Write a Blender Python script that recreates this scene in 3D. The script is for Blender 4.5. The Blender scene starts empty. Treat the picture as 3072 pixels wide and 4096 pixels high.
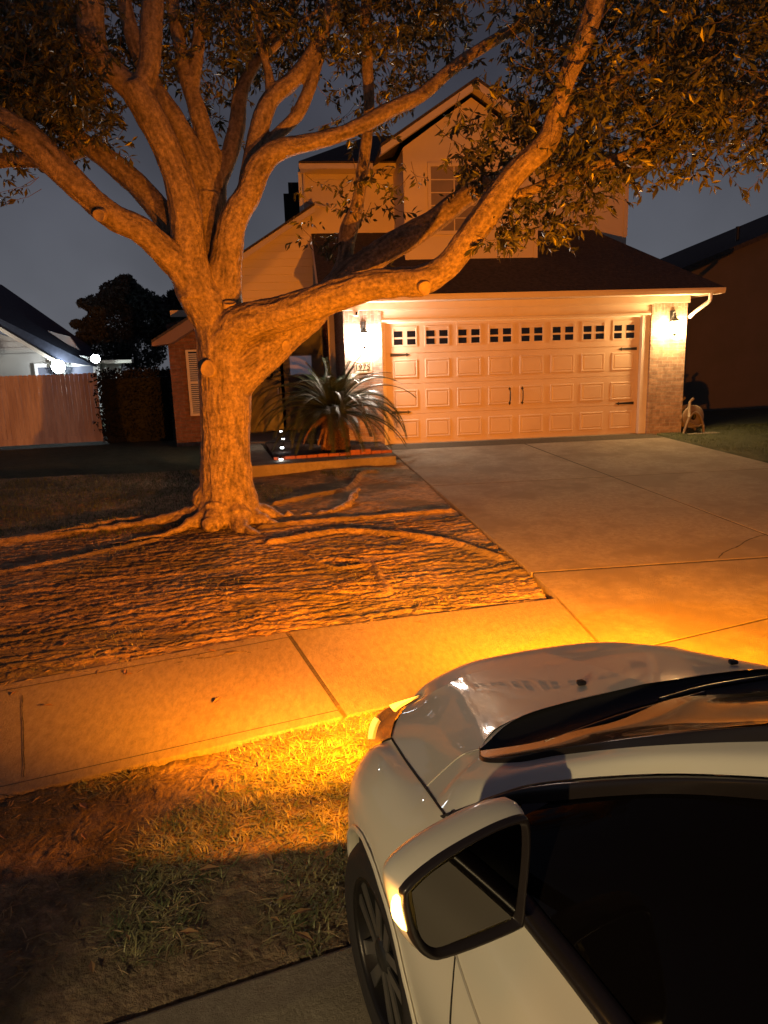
import bpy, math, random
import numpy as np
from mathutils import Matrix, Vector
random.seed(7); rng = np.random.default_rng(7)
SC = bpy.context.scene; COL = SC.collection
# ---------------------------------------------------------------- camera
PITCH, ROLL, YAW, FPX = .2079, -.0321, .1117, 2900.
CAM = np.array([-.5519, -13.7533, 1.6008])
_F = np.array([math.sin(YAW)*math.cos(PITCH), math.cos(YAW)*math.cos(PITCH), -math.sin(PITCH)])
_r = np.array([math.cos(YAW), -math.sin(YAW), 0.]); _u = np.cross(_r, _F)
_R = math.cos(ROLL)*_r + math.sin(ROLL)*_u; _U = -math.sin(ROLL)*_r + math.cos(ROLL)*_u
cd = bpy.data.cameras.new('camera'); co = bpy.data.objects.new('camera', cd); COL.objects.link(co)
cd.sensor_fit = 'VERTICAL'; cd.sensor_height = 36; cd.lens = FPX/4096*36; cd.clip_start = .02; cd.clip_end = 600
co.matrix_world = Matrix([[_R[0], _U[0], -_F[0], CAM[0]], [_R[1], _U[1], -_F[1], CAM[1]], [_R[2], _U[2], -_F[2], CAM[2]], [0, 0, 0, 1]])
SC.camera = co
# ---------------------------------------------------------------- night sky
W = bpy.data.worlds.new('World'); SC.world = W; W.use_nodes = True
wn = W.node_tree.nodes; wl = W.node_tree.links; wn.clear()
wo = wn.new('ShaderNodeOutputWorld'); wb = wn.new('ShaderNodeBackground'); wl.new(wb.outputs[0], wo.inputs[0])
tc = wn.new('ShaderNodeTexCoord'); sp = wn.new('ShaderNodeSeparateXYZ'); wl.new(tc.outputs['Generated'], sp.inputs[0])
rp = wn.new('ShaderNodeValToRGB'); wl.new(sp.outputs[2], rp.inputs[0])
e = rp.color_ramp.elements; e[0].position = 0.; e[0].color = (.098, .102, .118, 1); e[1].position = .75; e[1].color = (.020, .017, .030, 1)
m = e.new(.12); m.color = (.076, .080, .095, 1); m = e.new(.34); m.color = (.042, .043, .058, 1)
nz = wn.new('ShaderNodeTexNoise'); nz.inputs['Scale'].default_value = 3.2; nz.inputs['Detail'].default_value = 4
wl.new(tc.outputs['Generated'], nz.inputs['Vector'])
mr = wn.new('ShaderNodeMapRange'); mr.inputs[1].default_value = .3; mr.inputs[2].default_value = .7; mr.inputs[3].default_value = .8; mr.inputs[4].default_value = 1.45
wl.new(nz.outputs[0], mr.inputs[0]); wl.new(mr.outputs[0], wb.inputs[1]); wl.new(rp.outputs[0], wb.inputs[0])
SC.view_settings.view_transform = 'Standard'; SC.view_settings.look = 'None'; SC.view_settings.exposure = 0; SC.view_settings.gamma = 1
SC.render.engine = 'CYCLES'; SC.cycles.use_denoising = True; SC.cycles.max_bounces = 6; SC.cycles.sample_clamp_indirect = 4
try: SC.cycles.use_light_tree = True
except Exception: pass
# light levels
AMB_SPOT, AMB_POINT, AMB_FAR = 900., 74., 420.
PORCH_L, PORCH_R, FLOOD, STREET_ASSUMED = 64., 72., 75., 3500.
AMBER = (1., .265, .002)
# ---------------------------------------------------------------- helpers
K = 3072/1659.
def ray(px, py): return _F + _R*(px-1536)/FPX - _U*(py-2048)/FPX
def aty(u, v, Y):
    d = ray(u*K, v*K); return CAM + d*(Y-CAM[1])/d[1]
def gnd(px, py, off=0.):
    d = ray(px, py); t = (off+.05*CAM[1]-CAM[2])/(d[2]-.05*d[1]); return CAM + d*t
def GZ(x, y):
    y = np.asarray(y, float)
    return np.where(y > 0, 0., .05*np.maximum(y, -11.45))
def tag(o, label=None, cat=None, group=None, kind=None):
    if label: o['label'] = label
    if cat: o['category'] = cat
    if group: o['group'] = group
    if kind: o['kind'] = kind
    return o
def thing(name, loc, label, cat, group=None):
    o = bpy.data.objects.new(name, None); COL.objects.link(o); o.location = loc; o.empty_display_size = .2
    return tag(o, label, cat, group)
def org(o):
    while o.parent: o = o.parent
    return np.array(o.location)
class MB:
    def __init__(s): s.v = []; s.f = []; s.n = 0
    def add(s, v, f):
        v = np.asarray(v, float).reshape(-1, 3); s.v.append(v)
        s.f += [tuple(int(i)+s.n for i in q) for q in f]; s.n += len(v); return s
    def box(s, x0, x1, y0, y1, z0, z1):
        return s.add([(x0,y0,z0),(x1,y0,z0),(x1,y1,z0),(x0,y1,z0),(x0,y0,z1),(x1,y0,z1),(x1,y1,z1),(x0,y1,z1)],
            [(0,3,2,1),(4,5,6,7),(0,1,5,4),(1,2,6,5),(2,3,7,6),(3,0,4,7)])
    def prism(s, pts, d):  # polygon extruded by vector d
        pts = np.asarray(pts, float); n = len(pts); d = np.asarray(d, float)
        return s.add(np.vstack([pts, pts+d]), [tuple(range(n))[::-1], tuple(range(n, 2*n))]+[(i,(i+1)%n,n+(i+1)%n,n+i) for i in range(n)])
    def grid(s, P, close=False):
        P = np.asarray(P, float); a, b = P.shape[:2]
        i, j = np.meshgrid(np.arange(a-1), np.arange(b-1 if not close else b), indexing='ij')
        i = i.ravel(); j = j.ravel(); j2 = (j+1) % b
        return s.add(P.reshape(-1, 3), np.stack([i*b+j, i*b+j2, (i+1)*b+j2, (i+1)*b+j], 1))
    def tube(s, pts, r, n=8, cap=True):
        pts = np.asarray(pts, float); m = len(pts); r = np.broadcast_to(np.asarray(r, float), (m,))
        t = np.gradient(pts, axis=0); t /= np.linalg.norm(t, axis=1)[:, None]+1e-9
        up = np.array([0, 0, 1.]) if abs(t[0][2]) < .9 else np.array([1., 0, 0])
        A = []; a = np.cross(t[0], up); a /= np.linalg.norm(a)
        for k in range(m):
            a = a - t[k]*(a@t[k]); a /= np.linalg.norm(a); A.append(a)
        A = np.array(A); B = np.cross(t, A); th = np.linspace(0, 2*np.pi, n, endpoint=False)
        P = pts[:, None]+r[:, None, None]*(A[:, None]*np.cos(th)[None, :, None]+B[:, None]*np.sin(th)[None, :, None])
        base = s.n; s.grid(P, True)
        if cap: s.f += [tuple(base+i for i in range(n)), tuple(base+(m-1)*n+i for i in range(n))[::-1]]
        return s
    def lathe(s, prof, c, axis, n=32):  # prof: (radius, along)
        axis = np.asarray(axis, float)/np.linalg.norm(axis); up = np.array([0, 0, 1.]) if abs(axis[2]) < .9 else np.array([1., 0, 0])
        a = np.cross(axis, up); a /= np.linalg.norm(a); b = np.cross(axis, a); th = np.linspace(0, 2*np.pi, n, endpoint=False)
        ring = a[None]*np.cos(th)[:, None]+b[None]*np.sin(th)[:, None]
        P = np.array([np.asarray(c)+axis*z+ring*r for r, z in prof]); return s.grid(P, True)
    def arr(s): return np.vstack(s.v)
    def build(s, name, mat, parent=None, smooth=False, kind=None, off=None):
        v = s.arr(); o0 = org(parent) if parent is not None else (np.zeros(3) if off is None else np.asarray(off))
        me = bpy.data.meshes.new(name); me.from_pydata((v-o0).tolist(), [], s.f)
        if mat: me.materials.append(mat)
        if smooth: me.polygons.foreach_set('use_smooth', [True]*len(me.polygons))
        me.update(); o = bpy.data.objects.new(name, me); COL.objects.link(o)
        if parent is not None: o.parent = parent
        elif off is not None: o.location = off
        if kind: o['kind'] = kind
        return o
def bevel(o, w=.006, seg=2):
    m = o.modifiers.new('bevel', 'BEVEL'); m.width = w; m.segments = seg; m.limit_method = 'ANGLE'; return o
def cr(pts, n=8):  # catmull-rom
    P = np.asarray(pts, float); P = np.vstack([2*P[0]-P[1], P, 2*P[-1]-P[-2]]); out = []
    for i in range(1, len(P)-2):
        for t in np.linspace(0, 1, n, endpoint=False):
            a, b, c, d = P[i-1:i+3]
            out.append(.5*((2*b)+(-a+c)*t+(2*a-5*b+4*c-d)*t*t+(-a+3*b-3*c+d)*t**3))
    out.append(P[-2]); return np.array(out)
def _h(i, j, k): 
    n = (i*374761393+j*668265263+k*2147483647) & 0xffffffff
    n = ((n ^ (n >> 13))*1274126177) & 0xffffffff
    return ((n ^ (n >> 16)) & 0xffff)/65535.
def noise(p, oct=1, lac=2.1, gain=.5):
    p = np.asarray(p, float); tot = 0; amp = 1; s = 0
    for o in range(oct):
        q = p*lac**o+17.3*o; i = np.floor(q).astype(np.int64); f = q-i; f = f*f*(3-2*f); r = 0
        for dx in (0, 1):
            for dy in (0, 1):
                for dz in (0, 1):
                    w = (f[..., 0] if dx else 1-f[..., 0])*(f[..., 1] if dy else 1-f[..., 1])*(f[..., 2] if dz else 1-f[..., 2])
                    r = r+w*_h(i[..., 0]+dx, i[..., 1]+dy, i[..., 2]+dz)
        tot = tot+amp*(r*2-1); s += amp; amp *= gain
    return tot/s
# ---------------------------------------------------------------- materials
def lin(c): return tuple(((x/255+.055)/1.055)**2.4 if x > 10 else x/255/12.92 for x in c)
def mat(name, base=(.5,.5,.5), rough=.6, metal=0., coat=0., spec=.5, c2=None, scale=8., bump=0., bscale=None, stretch=(1,1,1), detail=6., emit=None, estr=0., lo=.35, hi=.65, nr=.6, coord='Object', c3=None, c3scale=1.2, rvar=0.):
    M = bpy.data.materials.new(name); M.use_nodes = True; nt = M.node_tree; b = nt.nodes['Principled BSDF']
    b.inputs['Roughness'].default_value = rough; b.inputs['Metallic'].default_value = metal
    b.inputs['Coat Weight'].default_value = coat; b.inputs['Coat Roughness'].default_value = .03
    b.inputs['Specular IOR Level'].default_value = spec; b.inputs['Base Color'].default_value = (*base, 1)
    t = nt.nodes.new('ShaderNodeTexCoord'); mp = nt.nodes.new('ShaderNodeMapping'); mp.inputs['Scale'].default_value = stretch
    if coord == 'bark':
        t = nt.nodes.new('ShaderNodeAttribute'); t.attribute_name = 'bark'; nt.links.new(t.outputs['Vector'], mp.inputs[0])
    else: nt.links.new(t.outputs[coord], mp.inputs[0])
    M['_'] = 0
    def nzs(sc, d=detail):
        n = nt.nodes.new('ShaderNodeTexNoise'); n.inputs['Scale'].default_value = sc; n.inputs['Detail'].default_value = d; n.inputs['Roughness'].default_value = nr
        nt.links.new(mp.outputs[0], n.inputs['Vector']); return n
    last = None
    if c2:
        n = nzs(scale); r = nt.nodes.new('ShaderNodeValToRGB'); r.color_ramp.elements[0].position = lo; r.color_ramp.elements[1].position = hi
        r.color_ramp.elements[0].color = (*base, 1); r.color_ramp.elements[1].color = (*c2, 1); nt.links.new(n.outputs[0], r.inputs[0]); last = r.outputs[0]
    if c3:
        n = nzs(c3scale, 3.); r = nt.nodes.new('ShaderNodeMapRange'); r.inputs[1].default_value = .45; r.inputs[2].default_value = .6
        nt.links.new(n.outputs[0], r.inputs[0]); x = nt.nodes.new('ShaderNodeMix'); x.data_type = 'RGBA'
        nt.links.new(r.outputs[0], x.inputs[0]); nt.links.new(last, x.inputs[6]); x.inputs[7].default_value = (*c3, 1); last = x.outputs[2]
    if last: nt.links.new(last, b.inputs['Base Color'])
    if rvar:
        n = nzs(scale*1.7); r = nt.nodes.new('ShaderNodeMapRange'); r.inputs[3].default_value = rough-rvar; r.inputs[4].default_value = rough+rvar
        nt.links.new(n.outputs[0], r.inputs[0]); nt.links.new(r.outputs[0], b.inputs['Roughness'])
    if bump:
        n = nzs(bscale or scale*4); bp = nt.nodes.new('ShaderNodeBump'); bp.inputs['Distance'].default_value = bump; bp.inputs['Strength'].default_value = .9
        nt.links.new(n.outputs[0], bp.inputs['Height']); nt.links.new(bp.outputs[0], b.inputs['Normal'])
    if emit: b.inputs['Emission Color'].default_value = (*emit, 1); b.inputs['Emission Strength'].default_value = estr
    return M
def brick(name, a, c, mortar, axis='x', rot=False, bw=.2, rh=.067):
    M = bpy.data.materials.new(name); M.use_nodes = True; nt = M.node_tree; b = nt.nodes['Principled BSDF']; b.inputs['Roughness'].default_value = .85
    t = nt.nodes.new('ShaderNodeTexCoord'); s = nt.nodes.new('ShaderNodeSeparateXYZ'); cb = nt.nodes.new('ShaderNodeCombineXYZ'); nt.links.new(t.outputs['Object'], s.inputs[0])
    ad = nt.nodes.new('ShaderNodeMath'); ad.operation = 'ADD'; nt.links.new(s.outputs[0], ad.inputs[0]); nt.links.new(s.outputs[1], ad.inputs[1])
    nt.links.new(ad.outputs[0], cb.inputs[1 if rot else 0]); nt.links.new(s.outputs[2], cb.inputs[0 if rot else 1])
    k = nt.nodes.new('ShaderNodeTexBrick'); k.inputs['Scale'].default_value = 1; k.inputs['Brick Width'].default_value = bw; k.inputs['Row Height'].default_value = rh
    k.inputs['Mortar Size'].default_value = .006; k.inputs['Mortar Smooth'].default_value = .3; k.inputs['Color1'].default_value = (*a, 1); k.inputs['Color2'].default_value = (*c, 1); k.inputs['Mortar'].default_value = (*mortar, 1)
    nt.links.new(cb.outputs[0], k.inputs['Vector'])
    n = nt.nodes.new('ShaderNodeTexNoise'); n.inputs['Scale'].default_value = 14; n.inputs['Detail'].default_value = 8; nt.links.new(t.outputs['Object'], n.inputs['Vector'])
    r = nt.nodes.new('ShaderNodeMapRange'); r.inputs[1].default_value = .3; r.inputs[2].default_value = .7; r.inputs[3].default_value = .55; r.inputs[4].default_value = 1.25; nt.links.new(n.outputs[0], r.inputs[0])
    x = nt.nodes.new('ShaderNodeMix'); x.data_type = 'RGBA'; x.blend_type = 'MULTIPLY'; x.inputs[0].default_value = .8
    nt.links.new(k.outputs[0], x.inputs[6]); nt.links.new(r.outputs[0], x.inputs[7]); nt.links.new(x.outputs[2], b.inputs['Base Color'])
    h = nt.nodes.new('ShaderNodeMath'); h.operation = 'MULTIPLY_ADD'; h.inputs[1].default_value = -1.; nt.links.new(k.outputs['Fac'], h.inputs[0])
    h2 = nt.nodes.new('ShaderNodeMath'); h2.operation = 'MULTIPLY'; h2.inputs[1].default_value = .35; nt.links.new(n.outputs[0], h2.inputs[0]); nt.links.new(h2.outputs[0], h.inputs[2])
    bp = nt.nodes.new('ShaderNodeBump'); bp.inputs['Distance'].default_value = .012; nt.links.new(h.outputs[0], bp.inputs['Height']); nt.links.new(bp.outputs[0], b.inputs['Normal'])
    return M
M_conc = mat('concrete', (.26,.225,.165), .85, c2=(.48,.42,.32), scale=16, bump=.05, bscale=70, c3=(.28,.24,.18), c3scale=.9, lo=.3, hi=.7, nr=.78, detail=14)
M_walk = mat('walk_concrete', (.26,.22,.15), .85, c2=(.50,.42,.29), scale=22, bump=.05, bscale=60, stretch=(1.5,.55,1), lo=.3, hi=.72, nr=.78, detail=14)
M_groove = mat('groove', (.045,.04,.03), .95, c2=(.09,.075,.05), scale=30)
M_dirt = mat('dirt', (.20,.14,.08), .95, c2=(.44,.32,.19), scale=11, bump=.025, bscale=30, stretch=(1,1.5,1), detail=12, c3=(.16,.13,.08), c3scale=1.1)
M_dirt2 = mat('verge_dirt', (.15,.105,.06), .95, c2=(.34,.25,.15), scale=16, bump=.05, bscale=34, detail=12, c3=(.11,.09,.05), c3scale=1.6)
M_far = mat('dark_turf', (.035,.045,.02), .95, c2=(.06,.07,.035), scale=6, bump=.03, bscale=25)
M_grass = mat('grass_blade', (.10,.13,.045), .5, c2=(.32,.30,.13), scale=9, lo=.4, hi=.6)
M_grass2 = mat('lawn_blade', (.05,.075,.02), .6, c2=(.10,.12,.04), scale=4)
M_side = mat('siding_paint', (.60,.52,.44), .6, c2=(.64,.56,.47), scale=2, bump=.002, bscale=60, stretch=(.2,1,1))
M_trim = mat('trim_paint', (.60,.52,.42), .5, c2=(.64,.56,.45), scale=3, bump=.001, bscale=40)
M_white = mat('white_paint', (.72,.70,.66), .45, c2=(.66,.64,.6), scale=6)
M_door = mat('garage_door_paint', (.58,.47,.35), .42, c2=(.62,.51,.385), scale=1.5, bump=.0012, bscale=120, c3=(.55,.44,.33), c3scale=.8)
M_roof = mat('shingles', (.035,.03,.028), .95, c2=(.075,.062,.055), scale=14, bump=.02, bscale=30)
M_black = mat('black_iron', (.012,.012,.013), .5)
M_pane = mat('dark_pane', (.008,.008,.01), .15)
M_brick = brick('pier_brick', (.45,.33,.24), (.30,.21,.16), (.42,.38,.32))
M_brickS = brick('soldier_brick', (.45,.33,.24), (.27,.19,.15), (.42,.38,.32), rot=True)
M_brickR = brick('red_brick', (.22,.10,.07), (.15,.07,.05), (.2,.17,.15))
M_bark = mat('bark', (.10,.075,.052), .55, c2=(.38,.29,.195), scale=26, bump=.022, bscale=75, detail=8, lo=.3, hi=.75, rvar=.18)
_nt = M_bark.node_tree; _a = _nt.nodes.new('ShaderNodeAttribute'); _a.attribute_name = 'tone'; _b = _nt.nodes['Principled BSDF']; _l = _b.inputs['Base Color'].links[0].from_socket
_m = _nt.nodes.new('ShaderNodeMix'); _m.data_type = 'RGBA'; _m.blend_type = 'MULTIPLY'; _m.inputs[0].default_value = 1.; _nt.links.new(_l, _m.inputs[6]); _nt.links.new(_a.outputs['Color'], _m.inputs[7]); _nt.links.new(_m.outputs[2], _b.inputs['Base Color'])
M_cut = mat('cut_wood', (.24,.18,.11), .75, c2=(.34,.26,.15), scale=20)
M_leaf = mat('leaf', (.035,.045,.016), .38, c2=(.10,.095,.035), scale=3.5, lo=.35, hi=.7)
M_twig = mat('twig', (.10,.07,.045), .8)
M_palm = mat('palm_leaflet', (.020,.036,.02), .36, c2=(.045,.062,.03), scale=7, coat=.0, spec=.3)
M_dry = mat('dry_frond', (.32,.19,.08), .7, c2=(.22,.12,.05), scale=20)
M_palmT = mat('palm_trunk', (.07,.035,.02), .95, c2=(.14,.075,.045), scale=25, bump=.03, bscale=40)
M_edge = mat('edging_brick', (.36,.13,.08), .8, c2=(.27,.1,.06), scale=20, bump=.004, bscale=60)
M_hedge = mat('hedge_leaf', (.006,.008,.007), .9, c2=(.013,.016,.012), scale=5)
M_fence = mat('cedar', (.50,.42,.41), .8, c2=(.58,.50,.48), scale=7, stretch=(4,4,.5), bump=.003, bscale=40, c3=(.42,.34,.33), c3scale=1.6)
def glow(name, c, s): return mat(name, (.8,.8,.8), .5, emit=c, estr=s)
# ---------------------------------------------------------------- ground, walks, drive
def inpoly(x, y, P):
    r = np.zeros(x.shape, bool); n = len(P)
    for i in range(n):
        (x1, y1), (x2, y2) = P[i][:2], P[(i+1) % n][:2]
        c = ((y1 > y) != (y2 > y)) & (x < (x2-x1)*(y-y1)/(y2-y1+1e-12)+x1); r ^= c
    return r
ys = np.array([-60, -30, -16, -12.2, -11.9, -11.45, -9, -5, 0, 2, 30, 300.])
zs = np.array([-.76, -.76, -.75, -.74, -.70, -.64, -.53, -.36, -.08, -.06, -.06, -.06])
xs = np.array([-300, -60, -20, -8, -3, 2, 8, 20, 60, 300.])
X, Y = np.meshgrid(xs, ys, indexing='ij')
MB().grid(np.stack([X, Y, np.broadcast_to(zs, X.shape)], -1)).build('ground', M_far, kind='structure')
# sidewalk edges from the ground plane
d15 = np.array([math.cos(math.radians(15.5)), math.sin(math.radians(15.5))])
sf = gnd(1148, 2532)[:2]; sn = gnd(1329, 2884)[:2]
def swf(t): return sf+d15*t
def swn(t): return sn+d15*t
jd = gnd(2230, 2396)[:2]
tR = (jd-sf)@d15                     # sidewalk meets the drive
def slab(mb, P, top=.0, th=.12, off=None):
    P = [np.array([p[0], p[1], float(GZ(p[0], p[1]))+top]) for p in P]
    mb.prism(P, (0, 0, -th))
gap = .014; mb = MB()
t0 = (sn-sf)@d15
ts = [-12.6, -9.6, -6.6, -3.16, 0]
for a, b in zip(ts[:-1], ts[1:]):
    A, B, C, D = swf(a+gap), swf(b-gap), swn(b-gap-t0), swn(a+gap-t0)
    slab(mb, [A, B, C, D][::-1], .012)
jn = gnd(2414, 2595)[:2]; jv = jn-jd; nrm2 = np.array([-d15[1], d15[0]]); tj = ((sn-jd)@nrm2)/(jv@nrm2); jn = jd+jv*tj
slab(mb, [swf(gap), jd-d15*gap, jn-d15*gap, swn(gap-t0)][::-1], .012)
bevel(mb.build('sidewalk', M_walk, kind='structure'), .010, 3)
mb = MB()
for q, w in ((.115, .004), (1.27, .004)):
    qa, qb = swf(-9)+nrm2*-q, swf(-.02)+nrm2*-q; za, zb = float(GZ(*qa))+.0165, float(GZ(*qb))+.0165
    mb.add([(*(qa-nrm2*w), za), (*(qb-nrm2*w), zb), (*(qb+nrm2*w), zb), (*(qa+nrm2*w), za)], [(0,1,2,3)])
mb.build('tooled_line', M_groove, kind='structure')
def LX(y): return 1.02-.062*y
def MX(y): return 3.53-.108*y
def RX(y): return 6.3-.10*y
mb = MB()
def drive(x0, x1, y0, y1, g=.013):
    slab(mb, [(x0(y1)+g, y1+g), (x1(y1)-g, y1+g), (x1(y0)-g, y0-g), (x0(y0)+g, y0-g)], .006)
for y0, y1 in ((.1, -3.75), (-3.75, -7.52)):
    drive(LX, MX, y0, y1); drive(MX, RX, y0, y1)
slab(mb, [(LX(-7.54)+.02, -7.545), jd+d15*gap, jn+d15*gap+np.array([0, 0.]), swn(5)+np.array([0, .0]), (9., -7.545)], .006)
bevel(mb.build('driveway', M_conc, kind='structure'), .005, 2)
mb = MB(); P = [(LX(-.1)+.03, -.1), (RX(-.1)-.03, -.1), (RX(-7.5)-.03, -7.5), (8.9, -7.6), (8.9, -9.0), (1.9, -9.4), (LX(-7.5)+.03, -7.5)]
slab(mb, P[::-1], .0025, .03); mb.build('joint_fill', M_groove, kind='structure')
mb = MB(); [slab(mb, [swf(t-.03)-nrm2*.03, swf(t+.03)-nrm2*.03, swf(t+.03)-nrm2*1.2, swf(t-.03)-nrm2*1.2][::-1], .005, .03) for t in (0, -3.16, -6.6)]; mb.build('joint_fill', M_groove, kind='structure')
mb = MB()
sl = lambda t: swn(t)+np.array([.0, -.0])
slab(mb, [swn(.55)-nrm2*.012, swn(9)-nrm2*.012, (9.5, -12.0), (-.45, -12.0)][::-1], .004)
bevel(mb.build('apron', M_conc, kind='structure'), .012, 2)
mb = MB(); c0 = gnd(1374, 3793)[:2]; c1 = gnd(660, 4037)[:2]; cdir = (c0-c1)/np.linalg.norm(c0-c1)
a = c0+cdir*.5; b = c0-cdir*14; nn = np.array([cdir[1], -cdir[0]])
prof = [(0, -.10), (0.0, .0), (.02, .012), (.16, .008), (.24, -.02), (.34, -.09), (.5, -.105), (14, -.12)]
P = np.array([[(*(q+nn*w), float(GZ(q[0], q[1]))+z) for w, z in prof] for q in [b+(a-b)*t for t in np.linspace(0, 1, 40)]])
mb.grid(P).build('street', M_conc, smooth=False, kind='structure')
# lawn relief
root_lines = []
def groot(pts, w, h): root_lines.append((cr([gnd(*p)[:2] for p in pts], 10), w, h))
for k in range(420):
    x0 = rng.uniform(-5.5, 1.2); y0 = rng.uniform(-8.9, -5.4); an = rng.normal(.08, .16)+(.12 if rng.random() < .3 else 0); L_ = rng.uniform(.5, 2.6)
    t = np.linspace(0, 1, 16); px = x0+np.cos(an)*L_*t+.0*t; py = y0+np.sin(an)*L_*t+.05*np.sin(t*rng.uniform(4, 12)+rng.uniform(0, 6))
    root_lines.append((np.stack([px, py], 1), rng.uniform(.007, .014), rng.uniform(.006, .020)))
for pts, w, h in [([(1080,2170),(1400,2120),(1750,2160),(2000,2230)],.05,.05), ([(1150,2190),(1330,2270),(1480,2260),(1530,2330)],.03,.035),
                  ([(700,2060),(420,2100),(150,2150),(-100,2190)],.07,.07), ([(1100,2020),(1240,1990),(1380,1960),(1440,1900),(1500,1890)],.045,.05),
                  ([(640,2150),(420,2200),(200,2260),(0,2300)],.035,.04), ([(1050,2110),(1300,2080),(1560,2060),(1800,2040)],.05,.04),
                  ([(1350,2230),(1460,2250),(1530,2320),(1560,2370)],.03,.03)]: groot(pts, w, h)
def relief(x, y, fine=1.):
    n1 = noise(np.stack([x*.9, y*.9, x*0], -1), 3)*.035
    c, s = math.cos(.14), math.sin(.14); u = x*c+y*s; v = -x*s+y*c+.17*noise(np.stack([x*1.1, y*1.4, x*0+5], -1), 3)+.03*noise(np.stack([x*5, y*5, x*0+6], -1), 2)
    r = 1-np.abs(noise(np.stack([u*2.6, v*13, u*0+3], -1), 3)); r2 = 1-np.abs(noise(np.stack([u*7, v*34, u*0+9], -1), 2))
    amp = np.clip((y+9.2)/1.2, .25, 1)*np.clip((-4.3-y)/1.0, .15, 1)
    r3 = 1-np.abs(noise(np.stack([u*17, v*62, u*0+2], -1), 2)); sp_m = .5+.5*noise(np.stack([x*1.7, y*2.2, x*0+8], -1), 2)
    z = n1+amp*(.006*(r-.6)+.009*(r2-.6)*(.2+1.4*sp_m)+.006*(r3-.6))+.011*fine*noise(np.stack([x*15, y*17, x*0], -1), 5, 2.1, .62)
    return z
def roots(x, y):
    z = np.zeros_like(x)
    for P, w, h in root_lines:
        lo = P.min(0)-3*w; hi = P.max(0)+3*w; m = (x > lo[0]) & (x < hi[0]) & (y > lo[1]) & (y < hi[1])
        if not m.any(): continue
        q = np.stack([x[m], y[m]], 1); best = np.full(len(q), 9.)
        for a, b in zip(P[:-1], P[1:]):
            d = b-a; t = np.clip(((q-a)@d)/(d@d), 0, 1); best = np.minimum(best, np.linalg.norm(q-a-t[:, None]*d, axis=1))
        z[m] = np.maximum(z[m], h*np.exp(-(best/w)**2))
    return z
SWP = [swf(-12.6), jd, jn, swn(-12.6-t0)]
DRP = [(LX(.1), .1), (LX(-7.6), -7.6), (1.3, -9.6), (9, -9.6), (9, .1)]
APP = [swn(.62), swn(9), (9.5, -12.0), (-.45, -12.0)]
def lawn_patch(x0, x1, y0, y1, st, fine, cutcurb=False):
    xa = np.arange(x0, x1, st); ya = np.arange(y0, y1, st); X, Y = np.meshgrid(xa, ya, indexing='ij')
    Z = GZ(X, Y)+relief(X, Y, fine)+roots(X, Y)-.012
    if cutcurb:
        dist = (X-c0[0])*nn[0]+(Y-c0[1])*nn[1]; Z = np.where(dist > -.02, Z-.2, Z)
    sl_ = inpoly(X, Y, SWP) | inpoly(X, Y, DRP) | (inpoly(X, Y, APP))
    Z = np.where(sl_, GZ(X, Y)-.09, Z); return np.stack([X, Y, Z], -1)
mb = MB(); mb.grid(lawn_patch(-7.2, 1.7, -9.0, -1.6, .018, 1.)); 
mb.build('lawn', M_dirt, smooth=True, kind='structure')
MB().grid(lawn_patch(-4.8, .6, -12.3, -9.01, .0125, 1.6, True)).build('verge', M_dirt2, smooth=True, kind='structure')
def blades(mask_fn, n, box, hmin, hmax, w, name, mtl, label, zoff=0., lay=.8):
    x = rng.uniform(box[0], box[1], n*6); y = rng.uniform(box[2], box[3], n*6); k = mask_fn(x, y); x = x[k][:n]; y = y[k][:n]; n = len(x)
    z = GZ(x, y)+relief(x, y, 1)+roots(x, y)-.02+zoff; h = rng.uniform(hmin, hmax, n); az = rng.uniform(0, 2*np.pi, n); ln = rng.uniform(.3, 1.5, n)*lay
    d = np.stack([np.cos(az), np.sin(az)], 1); s = np.stack([-np.sin(az), np.cos(az)], 1)*w; B = np.stack([x, y, z], 1)
    def pt(t, ww): 
        P = B.copy(); P[:, :2] += d*(h*ln*t**1.5)[:, None]+s*ww; P[:, 2] += h*(t-.45*ln*.6*t*t); return P
    V = np.stack([pt(0, -.5), pt(0, .5), pt(.5, .45), pt(.5, -.45), pt(1., 0)], 1).reshape(-1, 3)
    i = np.arange(n)*5; F = np.concatenate([np.stack([i, i+1, i+2, i+3], 1)]).tolist()+np.stack([i+3, i+2, i+4], 1).tolist()
    mb = MB(); mb.v = [V]; mb.f = [tuple(f) for f in F]; mb.n = len(V)
    o = mb.build(name, mtl); return tag(o, label, 'grass', kind='stuff')
GB = [(*gnd(a, b)[:2], r, w) for a, b, r, w in ((1300,2960,.42,.8),(1450,3050,.35,.8),(1050,3120,.30,.7),(850,3290,.28,.6),(640,3400,.25,.5),(480,3080,.16,.6),(380,3130,.14,.5),(1350,3350,.35,.45),(1300,3550,.3,.4),(620,3700,.2,.45),(600,3850,.22,.45),(1150,3700,.16,.4),(60,3250,.3,.3))]
def m_verge(x, y):
    dist = (x-c0[0])*nn[0]+(y-c0[1])*nn[1]; sd = (x-sn[0])*(-d15[1])+(y-sn[1])*d15[0]
    q = .35*noise(np.stack([x*5, y*5, x*0+1], -1), 2)-.42
    for cx, cy, r, w in GB: q = q+w*np.exp(-((x-cx)**2+(y-cy)**2)/r**2)
    return (dist < -.01) & (sd < -.0) & (q > rng.uniform(0, .25, len(x))) & ~inpoly(x, y, [(p[0], p[1]) for p in APP])
blades(m_verge, 10000, (-3.6, .5, -12.2, -9.3), .02, .06, .006, 'grass', M_grass, 'thin patchy grass growing on the strip between sidewalk and kerb', lay=1.9)
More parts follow.
